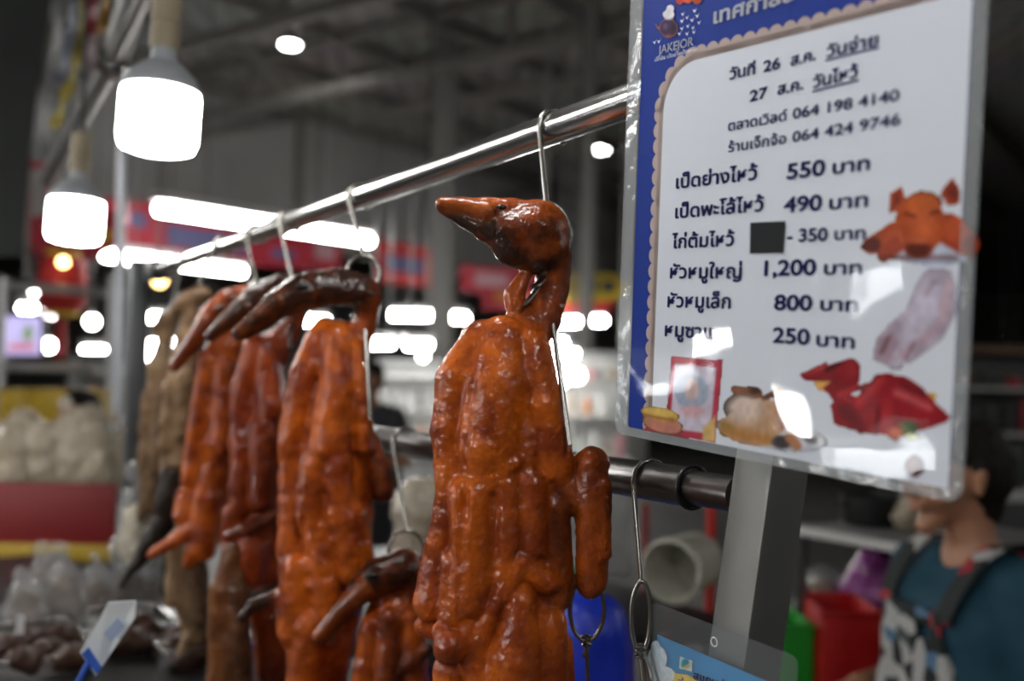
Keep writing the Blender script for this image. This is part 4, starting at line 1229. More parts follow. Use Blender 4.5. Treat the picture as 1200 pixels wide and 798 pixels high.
pt, pb = at(144, 168, 4.02), at(137, 490, 4.02)
dirp = (pb - pt).normalized(); foot = pt + dirp * ((pt.z) / -dirp.z)
pole('stall_pole', 'thin pale steel pole standing left of the ducks', foot, pt, .0208, mat('pale_galvanised', (.62, .65, .70), .35, .6))
ct = at(163, 334, 2.41)
mb = MB(); mb.bevbox(Vector((ct.x, ct.y, ct.z / 2 + .03)), RD * .021, RN * .021, ZUP * (ct.z / 2 + .03), .004)
t = thing('stall_post', 'dark square post holding the left end of the upper steel pipe', 'post', Vector((ct.x, ct.y, 0)))
mb.build('square_tube', mat('grey_dark_paint', (.045, .048, .052), .5), t)
mb = MB(); mb.bevbox(railp(187) - RD * .03, RD * .035, RN * .02, ZUP * .022, .004); mb.build('bracket', IRON, t)

# upper left: galvanised strut with a clamp and its brace
t = thing('roof_strut', 'shiny galvanised strut slanting up at the upper left, with a clamp', 'strut', at(55, 212, 3.1))
mb = MB(); mb.tube([at(55, 212, 3.1), at(132, 72, 2.5)], .022, 14); mb.tube([at(128, 78, 2.5), at(186, -40, 2.1)], .014, 14); mb.build('tube', mat('strut_zinc', (.4, .4, .4), .3, .9), t)
mb = MB(); mb.tube([at(134, 70, 2.52), at(162, -20, 2.3)], .032, 14); mb.build('upper_tube', mat('dull_zinc', (.30, .30, .29), .5, .5), t)
mb = MB(); mb.lathe([(0, -.03), (.032, -.03), (.036, -.02), (.036, .02), (.032, .03), (0, .03)], at(132, 72, 2.5), at(128, 0, 2.3) - at(132, 72, 2.5)); mb.build('clamp', STEEL, t)
# cloth streamers
def strip(label, pts, w, m, d):
    mb = MB(); P_ = spline([at(x, y, d + k * .04) for k, (x, y) in enumerate(pts)], 6)
    vs = []; fs = []
    for i_, p in enumerate(P_):
        ww = w * (1 + .25 * math.sin(i_ * 1.3))
        q = RT * ww + FW * (.012 * math.sin(i_ * .9))
        vs += [p - q - FW * .001, p + q - FW * .001, p + q + FW * .001, p - q + FW * .001]
    for i_ in range(len(P_) - 1):
        a_ = 4 * i_
        for k in range(4): fs.append((a_ + k, a_ + (k + 1) % 4, a_ + 4 + (k + 1) % 4, a_ + 4 + k))
    fs += [(3, 2, 1, 0), tuple(len(vs) - 4 + k for k in range(4))]
    mb.add(vs, fs); o = mb.build('cloth_streamer', m, None)
    return tag(o, label, 'streamer', 'cloth streamers hanging by the strut')
strip('dull yellow cloth streamer hanging left of the strut', [(96, -30), (98, 30), (88, 80), (74, 120), (64, 150)], .012, mat('yellow_cloth', (.24, .19, .03), .7), 2.4)
strip('pinkish grey cloth streamer with a red patch beside the yellow one', [(112, -30), (110, 20), (106, 60), (110, 85)], .016, mat('pink_grey_cloth', (.24, .18, .19), .7), 2.5)
strip('small dark red cloth streamer at the top left', [(108, -10), (108, 20), (106, 42)], .008, mat('red_cloth', (.20, .02, .03), .7), 2.3)
strip('orange cloth streamer at the top, next to the strut', [(124, -30), (124, 5), (118, 40)], .010, mat('orange_cloth', (.26, .13, .02), .7), 2.45)
strip('blue grey cloth streamer, leftmost of the streamers', [(88, -30), (84, 30), (76, 75), (70, 100)], .014, mat('blue_grey_cloth', (.13, .14, .18), .7), 2.8)
strip('long grey cloth streamer behind the yellow one', [(72, -30), (66, 60), (52, 140), (46, 190)], .02, mat('grey_cloth', (.17, .17, .17), .7), 3.0)


def board(name, label, corners, d, m, thick=.02, cat='banner', patches=(), group=None, frame=None):
    """a flat hung board: its corners in photo pixels at depth d (a number, or one per corner)"""
    ds = d if isinstance(d, (list, tuple)) else [d] * len(corners)
    P_ = [at(x, y, q) for (x, y), q in zip(corners, ds)]
    t = thing(name, label, cat, P_[0], group)
    n = (P_[1] - P_[0]).cross(P_[2] - P_[0]).normalized()
    if n.dot(FW) < 0: n = -n
    mb = MB(); mb.prism(P_, n * thick); mb.build('panel', m, t, smooth=False)
    mb = MB()
    for p in (P_[0].lerp(P_[1], .1), P_[0].lerp(P_[1], .9)): mb.tube([p + n * thick * .5 - ZUP * .01, Vector((p.x, p.y, ZC)) + n * thick * .5], .005, 6)
    mb.build('cord', BLACK, t)
    for pname, pc, pm in patches:
        mb = MB(); Q_ = []
        pl = P_[0]
        for x, y in pc:
            r = RT * ((x - 600) / FPX) - UP * ((y - 399) / FPX) + FW
            Q_.append(CAM + r * ((pl - CAM).dot(n) / r.dot(n)) - n * .004)
        mb.prism(Q_, n * .003); mb.build(pname, pm, t, smooth=False)
    return t


RED = mat('banner_red', (.42, .018, .04), .6, var=.15, vscale=3)
REDB = mat('banner_bright_red', (.55, .03, .03), .6, var=.15, vscale=3)
YEL = mat('banner_yellow', (.72, .52, .03), .5, var=.1, vscale=3)
BLUEG = mat('banner_blue_print', (.12, .12, .26), .6)
PINKW = mat('banner_pink_print', (.5, .28, .32), .6)
dw = lambda x: 15.2
board('red_banner', 'long red banner with bluish lettering behind the long tube lamp', [(120, 232), (400, 262), (400, 318), (120, 300)], [12.2, 14.2, 14.2, 12.2], RED,
      patches=[('print', [(150, 248), (172, 250), (172, 268), (150, 266)], BLUEG), ('print', [(195, 262), (290, 278), (290, 298), (195, 288)], BLUEG), ('print', [(318, 290), (345, 294), (345, 306), (318, 302)], BLUEG), ('print', [(368, 276), (392, 280), (392, 306), (368, 302)], PINKW)], group='red banners across the hall')
board('red_banner', 'red banner with bluish print between the second duck and the nearest duck', [(440, 280), (507, 290), (507, 338), (440, 330)], [14.6, 15.4, 15.4, 14.6], REDB,
      patches=[('print', [(452, 298), (496, 304), (496, 322), (452, 317)], BLUEG)], group='red banners across the hall')
board('red_banner', 'dark red banner with an orange end behind the neck of the nearest duck', [(540, 310), (640, 318), (640, 362), (566, 362), (566, 345), (540, 340)], [15.6, 16.2, 16.2, 15.8, 15.8, 15.6], RED,
      patches=[('print', [(556, 318), (596, 321), (596, 338), (556, 335)], PINKW), ('print', [(578, 342), (618, 344), (618, 354), (578, 353)], mat('orange_print', (.55, .2, .03), .5))], group='red banners across the hall')
board('yellow_signboard', 'yellow signboard with dark lettering and a red lower edge left of the price sign', [(662, 318), (722, 322), (738, 337), (722, 354), (600, 362), (640, 350)], [15.0] * 6, YEL, cat='signboard',
      patches=[('lettering', [(680, 326), (700, 326), (700, 344), (680, 345)], mat('dark_print', (.06, .06, .08), .6)), ('lettering', [(705, 328), (722, 330), (722, 341), (705, 343)], MATS['dark_print']),
               ('red_edge', [(600, 360), (722, 352), (712, 366), (600, 372)], REDB)])
board('red_banner', 'red and yellow banner at far left behind the smaller pendant bulb', [(28, 180), (48, 178), (60, 240), (150, 250), (148, 285), (100, 306), (40, 300), (30, 270)], [7.5] * 8, RED,
      patches=[('yellow_print', [(50, 262), (132, 270), (128, 284), (60, 280)], YEL), ('pale_print', [(36, 200), (54, 196), (58, 250), (38, 255)], mat('pale_print', (.42, .42, .42), .6))], group='red banners across the hall')
board('dark_tarpaulin', 'dark grey green tarpaulin hanging at the top left edge', [(-60, -30), (62, -30), (40, 120), (24, 300), (-60, 300)], [4.6] * 5, mat('tarpaulin_dark', (.035, .04, .038), .8, var=.3, vscale=4), cat='tarpaulin')
# red lantern
c = at(73, 330, 6.8); r = .155
t = thing('red_lantern', 'red drum lantern hanging below the red and yellow banner', 'lantern', c)
mb = MB(); mb.lathe([(r * .7, -.20), (r * .95, -.15), (r, 0), (r * .95, .12), (r * .7, .17)], c, seg=26); mb.build('shade', REDB, t)
mb = MB(); mb.lathe([(r * .72, .17), (r * .72, .2), (0, .2)], c, seg=26); mb.lathe([(r * .72, -.23), (r * .72, -.2), (0, -.2)], c, seg=26); mb.build('rim', YEL, t)
mb = MB(); mb.tube([c + ZUP * .2, Vector((c.x, c.y, ZC))], .006, 6); mb.build('cord', BLACK, t)
mb = MB(); mb.lathe([(0, -.52), (.035, -.5), (.03, -.3), (.012, -.23)], c, seg=14); mb.build('tassel', REDB, t)

# screen on a steel frame
c = at(28, 393, 6.9)
t = thing('hanging_screen', 'lit screen showing a violet picture on the steel frame at far left', 'screen', c)
mb = MB(); mb.bevbox(c, RT * .14, UP * .145, FW * .03, .01); mb.build('casing', BLACK, t)
mb = MB(); mb.prism([c + RT * x + UP * y - FW * .032 for x, y in ((-.128, -.13), (.128, -.13), (.128, .13), (-.128, .13))], FW * .002)
mb.build('display', emis('screen_violet', (.48, .42, .85), .75), t)
mb = MB(); mb.prism([c + RT * x + UP * y - FW * .034 for x, y in ((-.085, -.10), (.09, -.10), (.09, -.05), (-.085, -.05))], FW * .001); mb.build('picture_red', emis('screen_red', (.6, .04, .14), .55), t)
mb = MB(); mb.prism([c + RT * x + UP * y - FW * .034 for x, y in ((0, -.03), (.07, -.04), (.09, .03), (.045, .08), (.0, .03))], FW * .001); mb.build('picture_green', emis('screen_green', (.15, .3, .1), .5), t)
mb = MB(); mb.tube([c + UP * .14, Vector((c.x, c.y, ZC))], .012, 8); mb.build('bracket', GREYPAINT, t)
FR = mat('frame_steel', (.5, .51, .52), .3, .8)
t = thing('steel_rack', 'pale steel frame with two rails of the stall behind the white bags', 'frame', at(5, 440, 6.0))
for nm, p, q in (('upper_bar', at(-40, 330, 6), at(150, 345, 6.4)), ('lower_bar', at(-40, 428, 6), at(110, 432, 6.3))):
    mb = MB(); mb.tube([p, q], .03, 12); mb.build(nm, FR, t)
for px in (4, 132):
    p = at(px, 325, 6.05); mb = MB(); mb.tube([Vector((p.x, p.y, 0)), p], .025, 12); mb.build('upright', FR, t)

# ------------------------------------------------------------------ red fronted counter with bags
d = 3.2
x0, x1 = at(-60, 570, d), at(137, 566, d)
CU = (x1 - x0); CU.z = 0; CL = CU.length; CU.normalize(); CV = Vector((-CU.y, CU.x, 0))
zt, zr, zy = at(60, 566, d).z, at(60, 636, d).z, at(60, 656, d).z
c = (x0 + x1) / 2; c.z = 0
t = thing('display_counter', 'counter with a dark red front and yellow strip, below the white bags', 'counter', c)
mb = MB(); mb.bevbox(c + CV * .3 + ZUP * (zt / 2 - .02), CU * CL / 2, CV * .29, ZUP * (zt / 2 - .02), .005); mb.build('body', GREYPAINT, t)
mb = MB(); mb.bevbox(c + ZUP * ((zt + zr) / 2), CU * CL / 2, CV * .012, ZUP * ((zt - zr) / 2), .003); mb.build('front_panel', mat('counter_red', (.22, .010, .012), .5, var=.06), t)
mb = MB(); mb.bevbox(c - CV * .004 + ZUP * ((zy + zr) / 2), CU * CL / 2, CV * .016, ZUP * ((zr - zy) / 2), .003); mb.build('yellow_strip', mat('counter_yellow', (.5, .33, .03), .5), t)

BAGW = film('white_bag_film', (.9, .86, .78), .6, .2, .9, 30, (.60, .53, .42))
BAGC = film('clear_bag_film', (.93, .94, .94), .22, .12, 1.0, 40, (.75, .76, .76))
FOOD = mat('cream_food', (.62, .52, .36), .6, var=.25, vscale=60)


def bag(label, px, py, d, wpx, hpx, seed, m, name='plastic_bag', knot=True, group=None, filling=None, depth=.8, cat='bag'):
    """crumpled plastic bag whose bottom middle is at (px, py)"""
    org = at(px, py, d)
    t = thing(name, label, cat, org, group)
    w, h = wpx / 2, hpx
    P_ = [C((px, 0, py - w * .8, w * .78), (px, 0, py - h * .62, w * .66), k=w * .5, sq=(1, 1 / depth, 1)), C((px - w * .4, 0, py - w * .5, w * .5), (px + w * .4, 0, py - w * .5, w * .5), k=w * .4, sq=(1, 1 / depth, 1))]
    if knot: P_ += [C((px, 0, py - h * .66, w * .5), (px + w * .1, 0, py - h * .84, w * .12), (px - w * .15, 0, py - h * .98, w * .32), k=w * .2, sq=(1, 1.6, 1))]
    V, Q, ti = sdf_mesh(P_, max(1.6, wpx / 34), ((wpx * .3, wpx * .055), (wpx * .13, wpx * .035), (wpx * .07, wpx * .02)), seed)
    mesh_np('bag_skin', px_world(V, d), Q, m, None, t, wloc(t), flip=True)
    if filling is not None:
        P_ = [C((px, 0, py - w * .78, w * .66), (px, 0, py - h * .48, w * .55), k=6, sq=(1, 1 / depth, 1))]
        V, Q, ti = sdf_mesh(P_, max(1.8, wpx / 26), ((wpx * .2, wpx * .05),), seed + 1)
        mesh_np('filling', px_world(V, d), Q, filling, None, t, wloc(t), flip=True)
    return t


k = 0
BL_ = ['leftmost white bag on the red fronted counter', 'white bag second from the left on the red counter', 'tallest white bag in the middle of the red counter', 'white bag right of the tallest one on the red counter', 'rightmost white bag on the red counter, beside the pale pole', 'white bag in the back row at left on the red counter', 'white bag in the back row at right on the red counter']
for px, py, d_, w, h in ((10, 572, 3.32, 62, 84), (48, 569, 3.34, 54, 80), (82, 570, 3.36, 60, 100), (112, 570, 3.34, 46, 88), (136, 574, 3.40, 42, 88), (28, 556, 3.6, 58, 80), (100, 556, 3.62, 60, 86)):
    bag(BL_[k], px, py, d_, w * 1.1, h * (1 if k in (2, 4) else 1.12), 20 + k, BAGW, knot=k in (2, 4), group='white bags piled on the red counter', filling=FOOD); k += 1
# yellow crates behind
CRY = mat('crate_yellow', (.60, .40, .02), .45, var=.1)
def crate(label, px, py, d, w, h, dep, m, group=None, cat='crate', name='plastic_crate'):
    """open ribbed plastic crate; px, py = bottom middle of the front"""
    o = at(px, py, d); t = thing(name, label, cat, o, group)
    X, Y = Vector((RT.x, RT.y, 0)).normalized(), Vector((FW.x, FW.y, 0)).normalized()
    th = .006
    mb = MB()
    mb.bevbox(o + Y * dep / 2 + ZUP * th, X * w / 2, Y * dep / 2, ZUP * th, .002)
    mb.bevbox(o + ZUP * h / 2, X * w / 2, Y * th, ZUP * h / 2, .003); mb.bevbox(o + Y * dep + ZUP * h / 2, X * w / 2, Y * th, ZUP * h / 2, .003)
    for s in (-1, 1): mb.bevbox(o + X * s * w / 2 + Y * dep / 2 + ZUP * h / 2, X * th, Y * dep / 2, ZUP * h / 2, .003)
    for i_ in range(5): mb.bevbox(o - Y * th + X * (w * (-.4 + .2 * i_)) + ZUP * h / 2, X * .006, Y * .006, ZUP * h * .48, .002)
    mb.build('shell', m, t)
    mb = MB()
    for a_, b_ in ((-1, 0), (1, 0)): mb.bevbox(o + X * a_ * (w / 2) + Y * dep / 2 + ZUP * h, X * .014, Y * (dep / 2 + .014), ZUP * .012, .003)
    for y_ in (0, dep): mb.bevbox(o + Y * y_ + ZUP * h, X * (w / 2 + .014), Y * .014, ZUP * .012, .003)
    mb.build('rim', m, t)
    return t
t = thing('back_table', 'long pale table behind the white bags, carrying yellow crates', 'table', at(40, 520, 5.4))
zt5 = at(40, 494, 5.2).z
mb = MB(); c5 = at(40, 494, 5.5); mb.bevbox(c5 - ZUP * .02, RT * .75, FW * .35, ZUP * .02, .004); mb.build('top', GREYPAINT, t)
for sx in (-.68, .68):
    for sy in (-.3, .3):
        p = c5 + RT * sx + FW * sy; mb = MB(); mb.tube([Vector((p.x, p.y, 0)), Vector((p.x, p.y, c5.z - .03))], .02, 10); mb.build('leg', GREYPAINT, t)
for px, w, l in ((15, .15, 'left yellow crate behind the white bags'), (57, .19, 'middle yellow crate behind the white bags'), (101, .13, 'right yellow crate behind the white bags')):
    crate(l, px, 494, 5.3, w, .155, .25, CRY, 'yellow crates behind the white bags')

# ------------------------------------------------------------------ stall table of this stall, lower left
zt1 = 1.10
TP = [at(-140, 760, 1.3), at(330, 800, 1.3)]
TX = Vector(RD); TX.z = 0; TX.normalize(); TY = Vector((-TX.y, TX.x, 0))
WORN = mat('worn_dark_steel', (.07, .07, .07), .4, .5)
for lab, ta, tb, na, nb in (('steel serving table below the ducks at lower left, carrying the trays of dark meat', -2.43, -1.0, -.12, .64),
                            ('steel side table at the left edge, carrying the clear bags of food', -3.3, -2.45, -.12, .455)):
    tc_ = TX * ((ta + tb) / 2) + TY * ((na + nb) / 2); hx, hy = (tb - ta) / 2, (nb - na) / 2
    t = thing('stall_table', lab, 'table', tc_)
    mb = MB(); mb.bevbox(tc_ + ZUP * (zt1 - .015), TX * hx, TY * hy, ZUP * .015, .004); mb.build('top', WORN, t)
    mb = MB(); mb.bevbox(tc_ + ZUP * (zt1 - .06), TX * (hx - .02), TY * (hy - .02), ZUP * .03, .004); mb.build('apron_frame', GREYPAINT, t)
    for sx in (-1, 1):
        for sy in (-1, 1):
            p = tc_ + TX * sx * (hx - .05) + TY * sy * (hy - .05); mb = MB(); mb.tube([p, p + ZUP * (zt1 - .03)], .02, 10); mb.build('leg', DSTEEL, t)


def tpt(px, py, z):
    r = RT * ((px - 600) / FPX) - UP * ((py - 399) / FPX) + FW
    return CAM + r * ((z - CAM.z) / r.z)


def depth_of(p): return (p - CAM).dot(FW)


def tray(label, px, py, w, dp):
    o = tpt(px, py, zt1 + .001); t = thing('meat_tray', label, 'tray', o, 'steel trays on the serving table')
    mb = MB(); mb.bevbox(o + ZUP * .006, TX * w, TY * dp, ZUP * .005, .002); mb.build('base', DSTEEL, t)
    mb = MB()
    for s in (-1, 1):
        mb.bevbox(o + TX * s * w + ZUP * .02, TX * .004, TY * dp, ZUP * .02, .002); mb.bevbox(o + TY * s * dp + ZUP * .02, TX * w, TY * .004, ZUP * .02, .002)
    mb.build('rim', STEEL, t); return o
MEAT = skin('dark_stewed_meat', (.07, .03, .018), (.04, .018, .012), (.012, .008, .006), coat=.5)
o1 = tray('steel tray of dark stewed meat at the lower left corner', 20, 774, .15, .11)
o3 = tray('steel tray of dark meat under the pale ducks', 240, 772, .06, .09)
o2 = tray('steel tray of dark meat beside the price tag', 140, 744, .10, .09)
def lump(label, px, py, r, seed, z=zt1 + .012):
    o = tpt(px, py, z); dd = depth_of(o); rp = r / dd * FPX
    x_, y_ = pix(o + ZUP * r * .6)
    P_ = [C((x_ - rp * .5, 0, y_ + rp * .1, rp * .62), (x_ + rp * .5, rp * .2, y_, rp * .7), k=rp * .4), C((x_, -rp * .2, y_ - rp * .25, rp * .5), k=rp * .4)]
    V, Q, ti = sdf_mesh(P_, rp / 9, ((rp * .8, rp * .16), (rp * .35, rp * .08)), seed)
    ob = mesh_np('stewed_meat_chunk', px_world(V, dd), Q, MEAT, ti * 0 + .2, None, o, flip=True)
    tag(ob, label, 'meat', 'dark meat chunks on the trays')
LL = [(20, 790), (52, 778), (85, 786), (30, 764), (66, 760), (12, 772), (132, 756), (150, 766), (160, 746), (172, 758), (140, 744), (206, 772), (226, 782), (240, 768), (216, 758)]
for i_, (x, y) in enumerate(LL):
    lump('dark stewed meat chunk lying on a steel tray at lower left', x, y, .034, 60 + i_)
# clear bags of food on the table
CB = [(30, 742, 62, 70, 'clear bag of food at the left edge of the serving table'), (75, 736, 60, 92, 'taller clear bag on the serving table, below the red panel'), (115, 726, 52, 76, 'clear bag with dark food behind the price tag'), (150, 718, 50, 74, 'clear bag just left of the black duck bill'), (176, 716, 34, 60, 'clear bag under the black duck bill, right end of the row'), (55, 716, 60, 74, 'clear bag in the back row on the serving table')]
for i_, (x, y, w, h, l) in enumerate(CB):
    o = tpt(x, y, zt1 + .004); bag(l, x, y, depth_of(o), w, h, 80 + i_, BAGC, group='clear bags of food on the serving table', filling=mat('bagged_food', (.16, .11, .08), .5, var=.4, vscale=40))
# hanging bag with cream food
bag('clear bag of cream coloured food hanging beside the black duck bill', 162, 668, 2.05, 72, 120, 95, BAGC, filling=FOOD, name='hanging_food_bag')
# price tag on a blue stick
d = 1.12
t = thing('price_tag', 'white and blue price tag on a blue stick, tilted, at lower left', 'tag', at(84, 815, d))
PT = [at(127, 706, d), at(159, 704, d), at(158, 724, d), at(112, 792, d + .02), at(94, 764, d + .02)]
n_ = (PT[1] - PT[0]).cross(PT[2] - PT[0]).normalized(); n_ = n_ if n_.dot(FW) > 0 else -n_
mb = MB(); mb.prism(PT, n_ * .002); mb.build('card', mat('tag_white', (.85, .9, .95), .3), t, smooth=False)
def quadon(pts, m, nm):
    r_ = []
    for x, y in pts:
        r = RT * ((x - 600) / FPX) - UP * ((y - 399) / FPX) + FW
        r_.append(CAM + r * ((PT[0] - CAM).dot(n_) / r.dot(n_)) - n_ * .0006)
    mb = MB(); mb.prism(r_, n_ * .0004); mb.build(nm, m, t, smooth=False)
quadon([(96, 766), (104, 758), (120, 782), (113, 790)], mat('tag_blue', (.04, .12, .55), .4), 'blue_band')
quadon([(122, 742), (138, 724), (146, 734), (130, 752)], mat('tag_pale_blue', (.38, .48, .68), .4), 'pale_print')
mb = MB(); mb.tube([at(105, 776, d + .015), at(82, 818, d + .02)], .0042, 10); mb.build('stick', MATS['tag_blue'], t)
o = tpt(28, 776, zt1 + .03)
t = thing('price_holder', 'little white bent plastic price holder at the lower left corner', 'holder', o)
mb = MB(); mb.prism([at(20, 722, 1.90), at(28, 722, 1.90), at(26, 768, 1.90), at(16, 768, 1.90)], FW * .002); mb.build('upright_flap', WHITE, t, smooth=False)
mb = MB(); mb.prism([at(4, 766, 1.90), at(44, 760, 1.92), at(46, 766, 1.92), at(8, 772, 1.90)], FW * .002); mb.build('foot', WHITE, t, smooth=False)

# ------------------------------------------------------------------ behind the lower rail
bag('big milky bag of pale food behind the lower rail, left of the nearest duck', 500, 763, 2.05, 124, 262, 101, BAGW, filling=mat('pale_food', (.5, .42, .34), .6, var=.3, vscale=40), knot=False, name='milky_food_bag')
zt2 = 1.10
t = thing('preparation_table', 'low steel preparation table behind the lower rail', 'table', at(640, 700, 2.2) * 1)
tl_ = TX * -2.38 + TY * 1.25; t.location = tl_
mb = MB(); mb.bevbox(tl_ + ZUP * (zt2 - .02), TX * .63, TY * .42, ZUP * .02, .004); mb.build('top', IRON, t)
for sx in (-.58, .58):
    for sy in (-.38, .38):
        p = tl_ + TX * sx + TY * sy; mb = MB(); mb.tube([p, p + ZUP * (zt2 - .03)], .02, 10); mb.build('leg', DSTEEL, t)
# white pail lying on its side
c = at(790, 668, 2.36); axd = (RT * .55 + FW * .82 + UP * .02).normalized()
t = thing('white_pail', 'off white plastic pail lying on its side, mouth towards the camera, left of the post', 'pail', c)
PAILM = mat('pail_offwhite', (.50, .49, .42), .45)
mb = MB(); R1 = .076
mb.lathe([(R1 * .92, -.004), (R1, 0), (R1, .012), (R1 * .96, .016), (R1 * .86, .15), (0, .15), (0, .146), (R1 * .82, .146), (R1 * .9, .01), (R1 * .92, -.004)], c - axd * .02, axd, 32, caps=False); mb.build('shell', PAILM, t)
mb = MB(); hpts = [c - axd * .012 + (axd.orthogonal().normalized() * math.cos(w) + axd.cross(axd.orthogonal().normalized()) * math.sin(w)) * R1 * 1.06 - axd * .05 * math.sin(w) for w in [math.pi * i_ / 12 for i_ in range(13)]]
mb.tube(hpts, .002, 6); mb.build('handle', WIRE, t)
pole('red_pole', 'bright red upright pole just left of the square post', Vector((at(831, 600, 2.75).x, at(831, 600, 2.75).y, 0)), at(834, 575, 2.75), .013, mat('red_paint', (.50, .02, .015), .4), group='red uprights')
pole('red_pole', 'thin dark red upright behind the empty hook', Vector((at(757, 600, 2.85).x, at(757, 600, 2.85).y, 0)), at(757, 590, 2.85), .010, mat('dark_red_paint', (.22, .02, .02), .4), group='red uprights')
# draped blue bag
bl = at(690, 680, 1.72); bl.z = 0
t = thing('blue_cover', 'bright blue plastic cover over a tall stand, below the wing of the nearest duck', 'cover', bl)
V, Q, ti = sdf_mesh([C((0, 0, 0, .125), (0, 0, .9, .095), (0, 0, 1.225, .070), k=.03)] + [C((math.cos(w) * .105, math.sin(w) * .105, 0, .03), (math.cos(w) * .085, math.sin(w) * .085, .8, .022), (math.cos(w) * .05, math.sin(w) * .05, 1.22, .016), k=.02) for w in [k_ * .78 for k_ in range(8)]], .008, ((.12, .008), (.05, .004)), 4, pad=.03,
                    clip=lambda F, ax: np.maximum(F, (.003 - ax[2])[None, None, :].astype(np.float32)))
mesh_np('sheet', V + np.array(bl[:]), Q, mat('blue_plastic', (.010, .035, .50), .35, var=.2, vscale=12), None, t, bl)
# bottle with green label
c = at(660, 697, 2.55); 
t = thing('bottle', 'white bottle with a green label behind the wing of the nearest duck', 'bottle', c)
mb = MB(); mb.lathe([(0, 0), (.028, 0), (.031, .004), (.031, .10), (.022, .13), (.013, .14), (.013, .172), (0, .172)], c, seg=20); mb.build('body', WHITE, t)
mb = MB(); mb.lathe([(.0313, .010), (.0316, .012), (.0316, .072), (.0313, .074)], c, seg=20, caps=False); mb.build('label', mat('green_label', (.03, .42, .06), .5), t)
# ------------------------------------------------------------------ right: shelf, bins, bags
sh0, sh1 = at(925, 618, 2.62), at(1076, 650, 2.29)
zs = (sh0.z + sh1.z) / 2
t = thing('back_shelf', 'steel shelf with a pale front edge, running behind the vendor at right', 'shelf', Vector(((sh0.x + sh1.x) / 2, (sh0.y + sh1.y) / 2, 0)))
SX = sh1 - sh0; SX.z = 0; SL = SX.length; SX.normalize(); SY = Vector((-SX.y, SX.x, 0)); SY = SY if SY.y > 0 else -SY
sc_ = (sh0 + sh1) / 2; sc_.z = zs
mb = MB(); mb.bevbox(sc_ + SY * .012, SX * (SL * .5), SY * .012, ZUP * .011, .003); mb.build('front_edge', mat('shelf_edge_pale', (.62, .62, .60), .4), t)
mb = MB(); mb.bevbox(sc_ + SY * .27, SX * (SL * .5), SY * .25, ZUP * .008, .003); mb.build('board', GREYPAINT, t)
for s in (-.46, .46):
    for q in (.03, .5):
        p = sc_ + SX * (SL * s) + SY * q; mb = MB(); mb.tube([Vector((p.x, p.y, 0)), Vector((p.x, p.y, zs - .005))], .014, 10); mb.build('leg', DSTEEL, t)
mb = MB(); mb.bevbox(sc_ + SY * .53 + ZUP * (-zs / 2), SX * (SL * .5), SY * .01, ZUP * (zs / 2 - .01), .003); mb.build('back_panel', mat('shelf_dark', (.02, .025, .024), .6), t)
# wrapped packs standing on the shelf
for i_, (x, y, w, m_, l) in enumerate(((950, 612, 34, BLACK, 'dark pot on the shelf right beside the square post'), (992, 618, 40, BAGW, 'white wrapped pack on the shelf behind the sign corner'), (1040, 628, 44, BAGW, 'pale wrapped pack on the shelf next to the vendor'))):
    dd = 2.75 - .2 * i_
    if i_ == 0:
        c = sc_ - SX * (SL * .30) + SY * .22 + ZUP * .009; t = thing('cooking_pot', l, 'pot', c)
        mb = MB(); mb.lathe([(0, 0), (.07, 0), (.078, .01), (.08, .075), (.085, .08), (.076, .08), (.074, .012), (0, .012)], c, seg=26, caps=False); mb.build('body', BLACK, t)
        for s in (-1, 1): mb = MB(); mb.tube(spline([c + RT * s * .079 + ZUP * .055 + FW * .02, c + RT * s * .10 + ZUP * .06, c + RT * s * .079 + ZUP * .055 - FW * .02], 4), .005, 8); mb.build('handle', IRON, t)
    else:
        p = sc_ + SX * (SL * (.02 + .26 * (i_ - 1))) + SY * .22 + ZUP * .01; dd = depth_of(p); x, y = pix(p)
        bag(l, x, y, dd, w * 1.3, 46, 120 + i_, BAGW, knot=False, name='wrapped_pack', group='wrapped packs on the shelf', filling=FOOD, cat='pack')
REDP = mat('red_plastic', (.52, .012, .012), .4, var=.06)
GRNP = mat('green_plastic', (.015, .36, .03), .4, var=.06)
def bin_(label, px0, px1, py, d, m, dep=.22, bot=.62):
    p0, p1 = at(px0, py, d), at(px1, py, d); t0 = (p0 + p1) / 2
    w = (p1 - p0).length / 2; h = t0.z - bot; X, Y = Vector((RT.x, RT.y, 0)).normalized(), Vector((FW.x, FW.y, 0)).normalized()
    o = Vector((t0.x, t0.y, bot)); t = thing('plastic_bin', label, 'bin', o, 'plastic bins by the vendor')
    mb = MB(); th = .005
    mb.bevbox(o + ZUP * h / 2, X * w, Y * th, ZUP * h / 2, .012, 3); mb.bevbox(o + Y * dep + ZUP * h / 2, X * w, Y * th, ZUP * h / 2, .012, 3)
    for s in (-1, 1): mb.bevbox(o + X * s * (w - th) + Y * dep / 2 + ZUP * h / 2, X * th, Y * dep / 2, ZUP * h / 2, .003)
    mb.bevbox(o + Y * dep / 2 + ZUP * th, X * w, Y * dep / 2, ZUP * th, .003); mb.build('shell', m, t)
    mb = MB(); mb.bevbox(o - Y * .006 + ZUP * (h - .006), X * (w + .004), Y * .006, ZUP * .006, .002); mb.build('rim', m, t)
    mb = MB()
    return t
bin_('tall red plastic bin beside the vendor, at the bottom right', 964, 1036, 716, 2.45, REDP)
bin_('green plastic bin left of the red bin, behind the square post', 906, 953, 730, 2.50, GRNP)
bin_('small red plastic bin just right of the tall red one, near the apron', 1050, 1078, 740, 2.40, REDP)
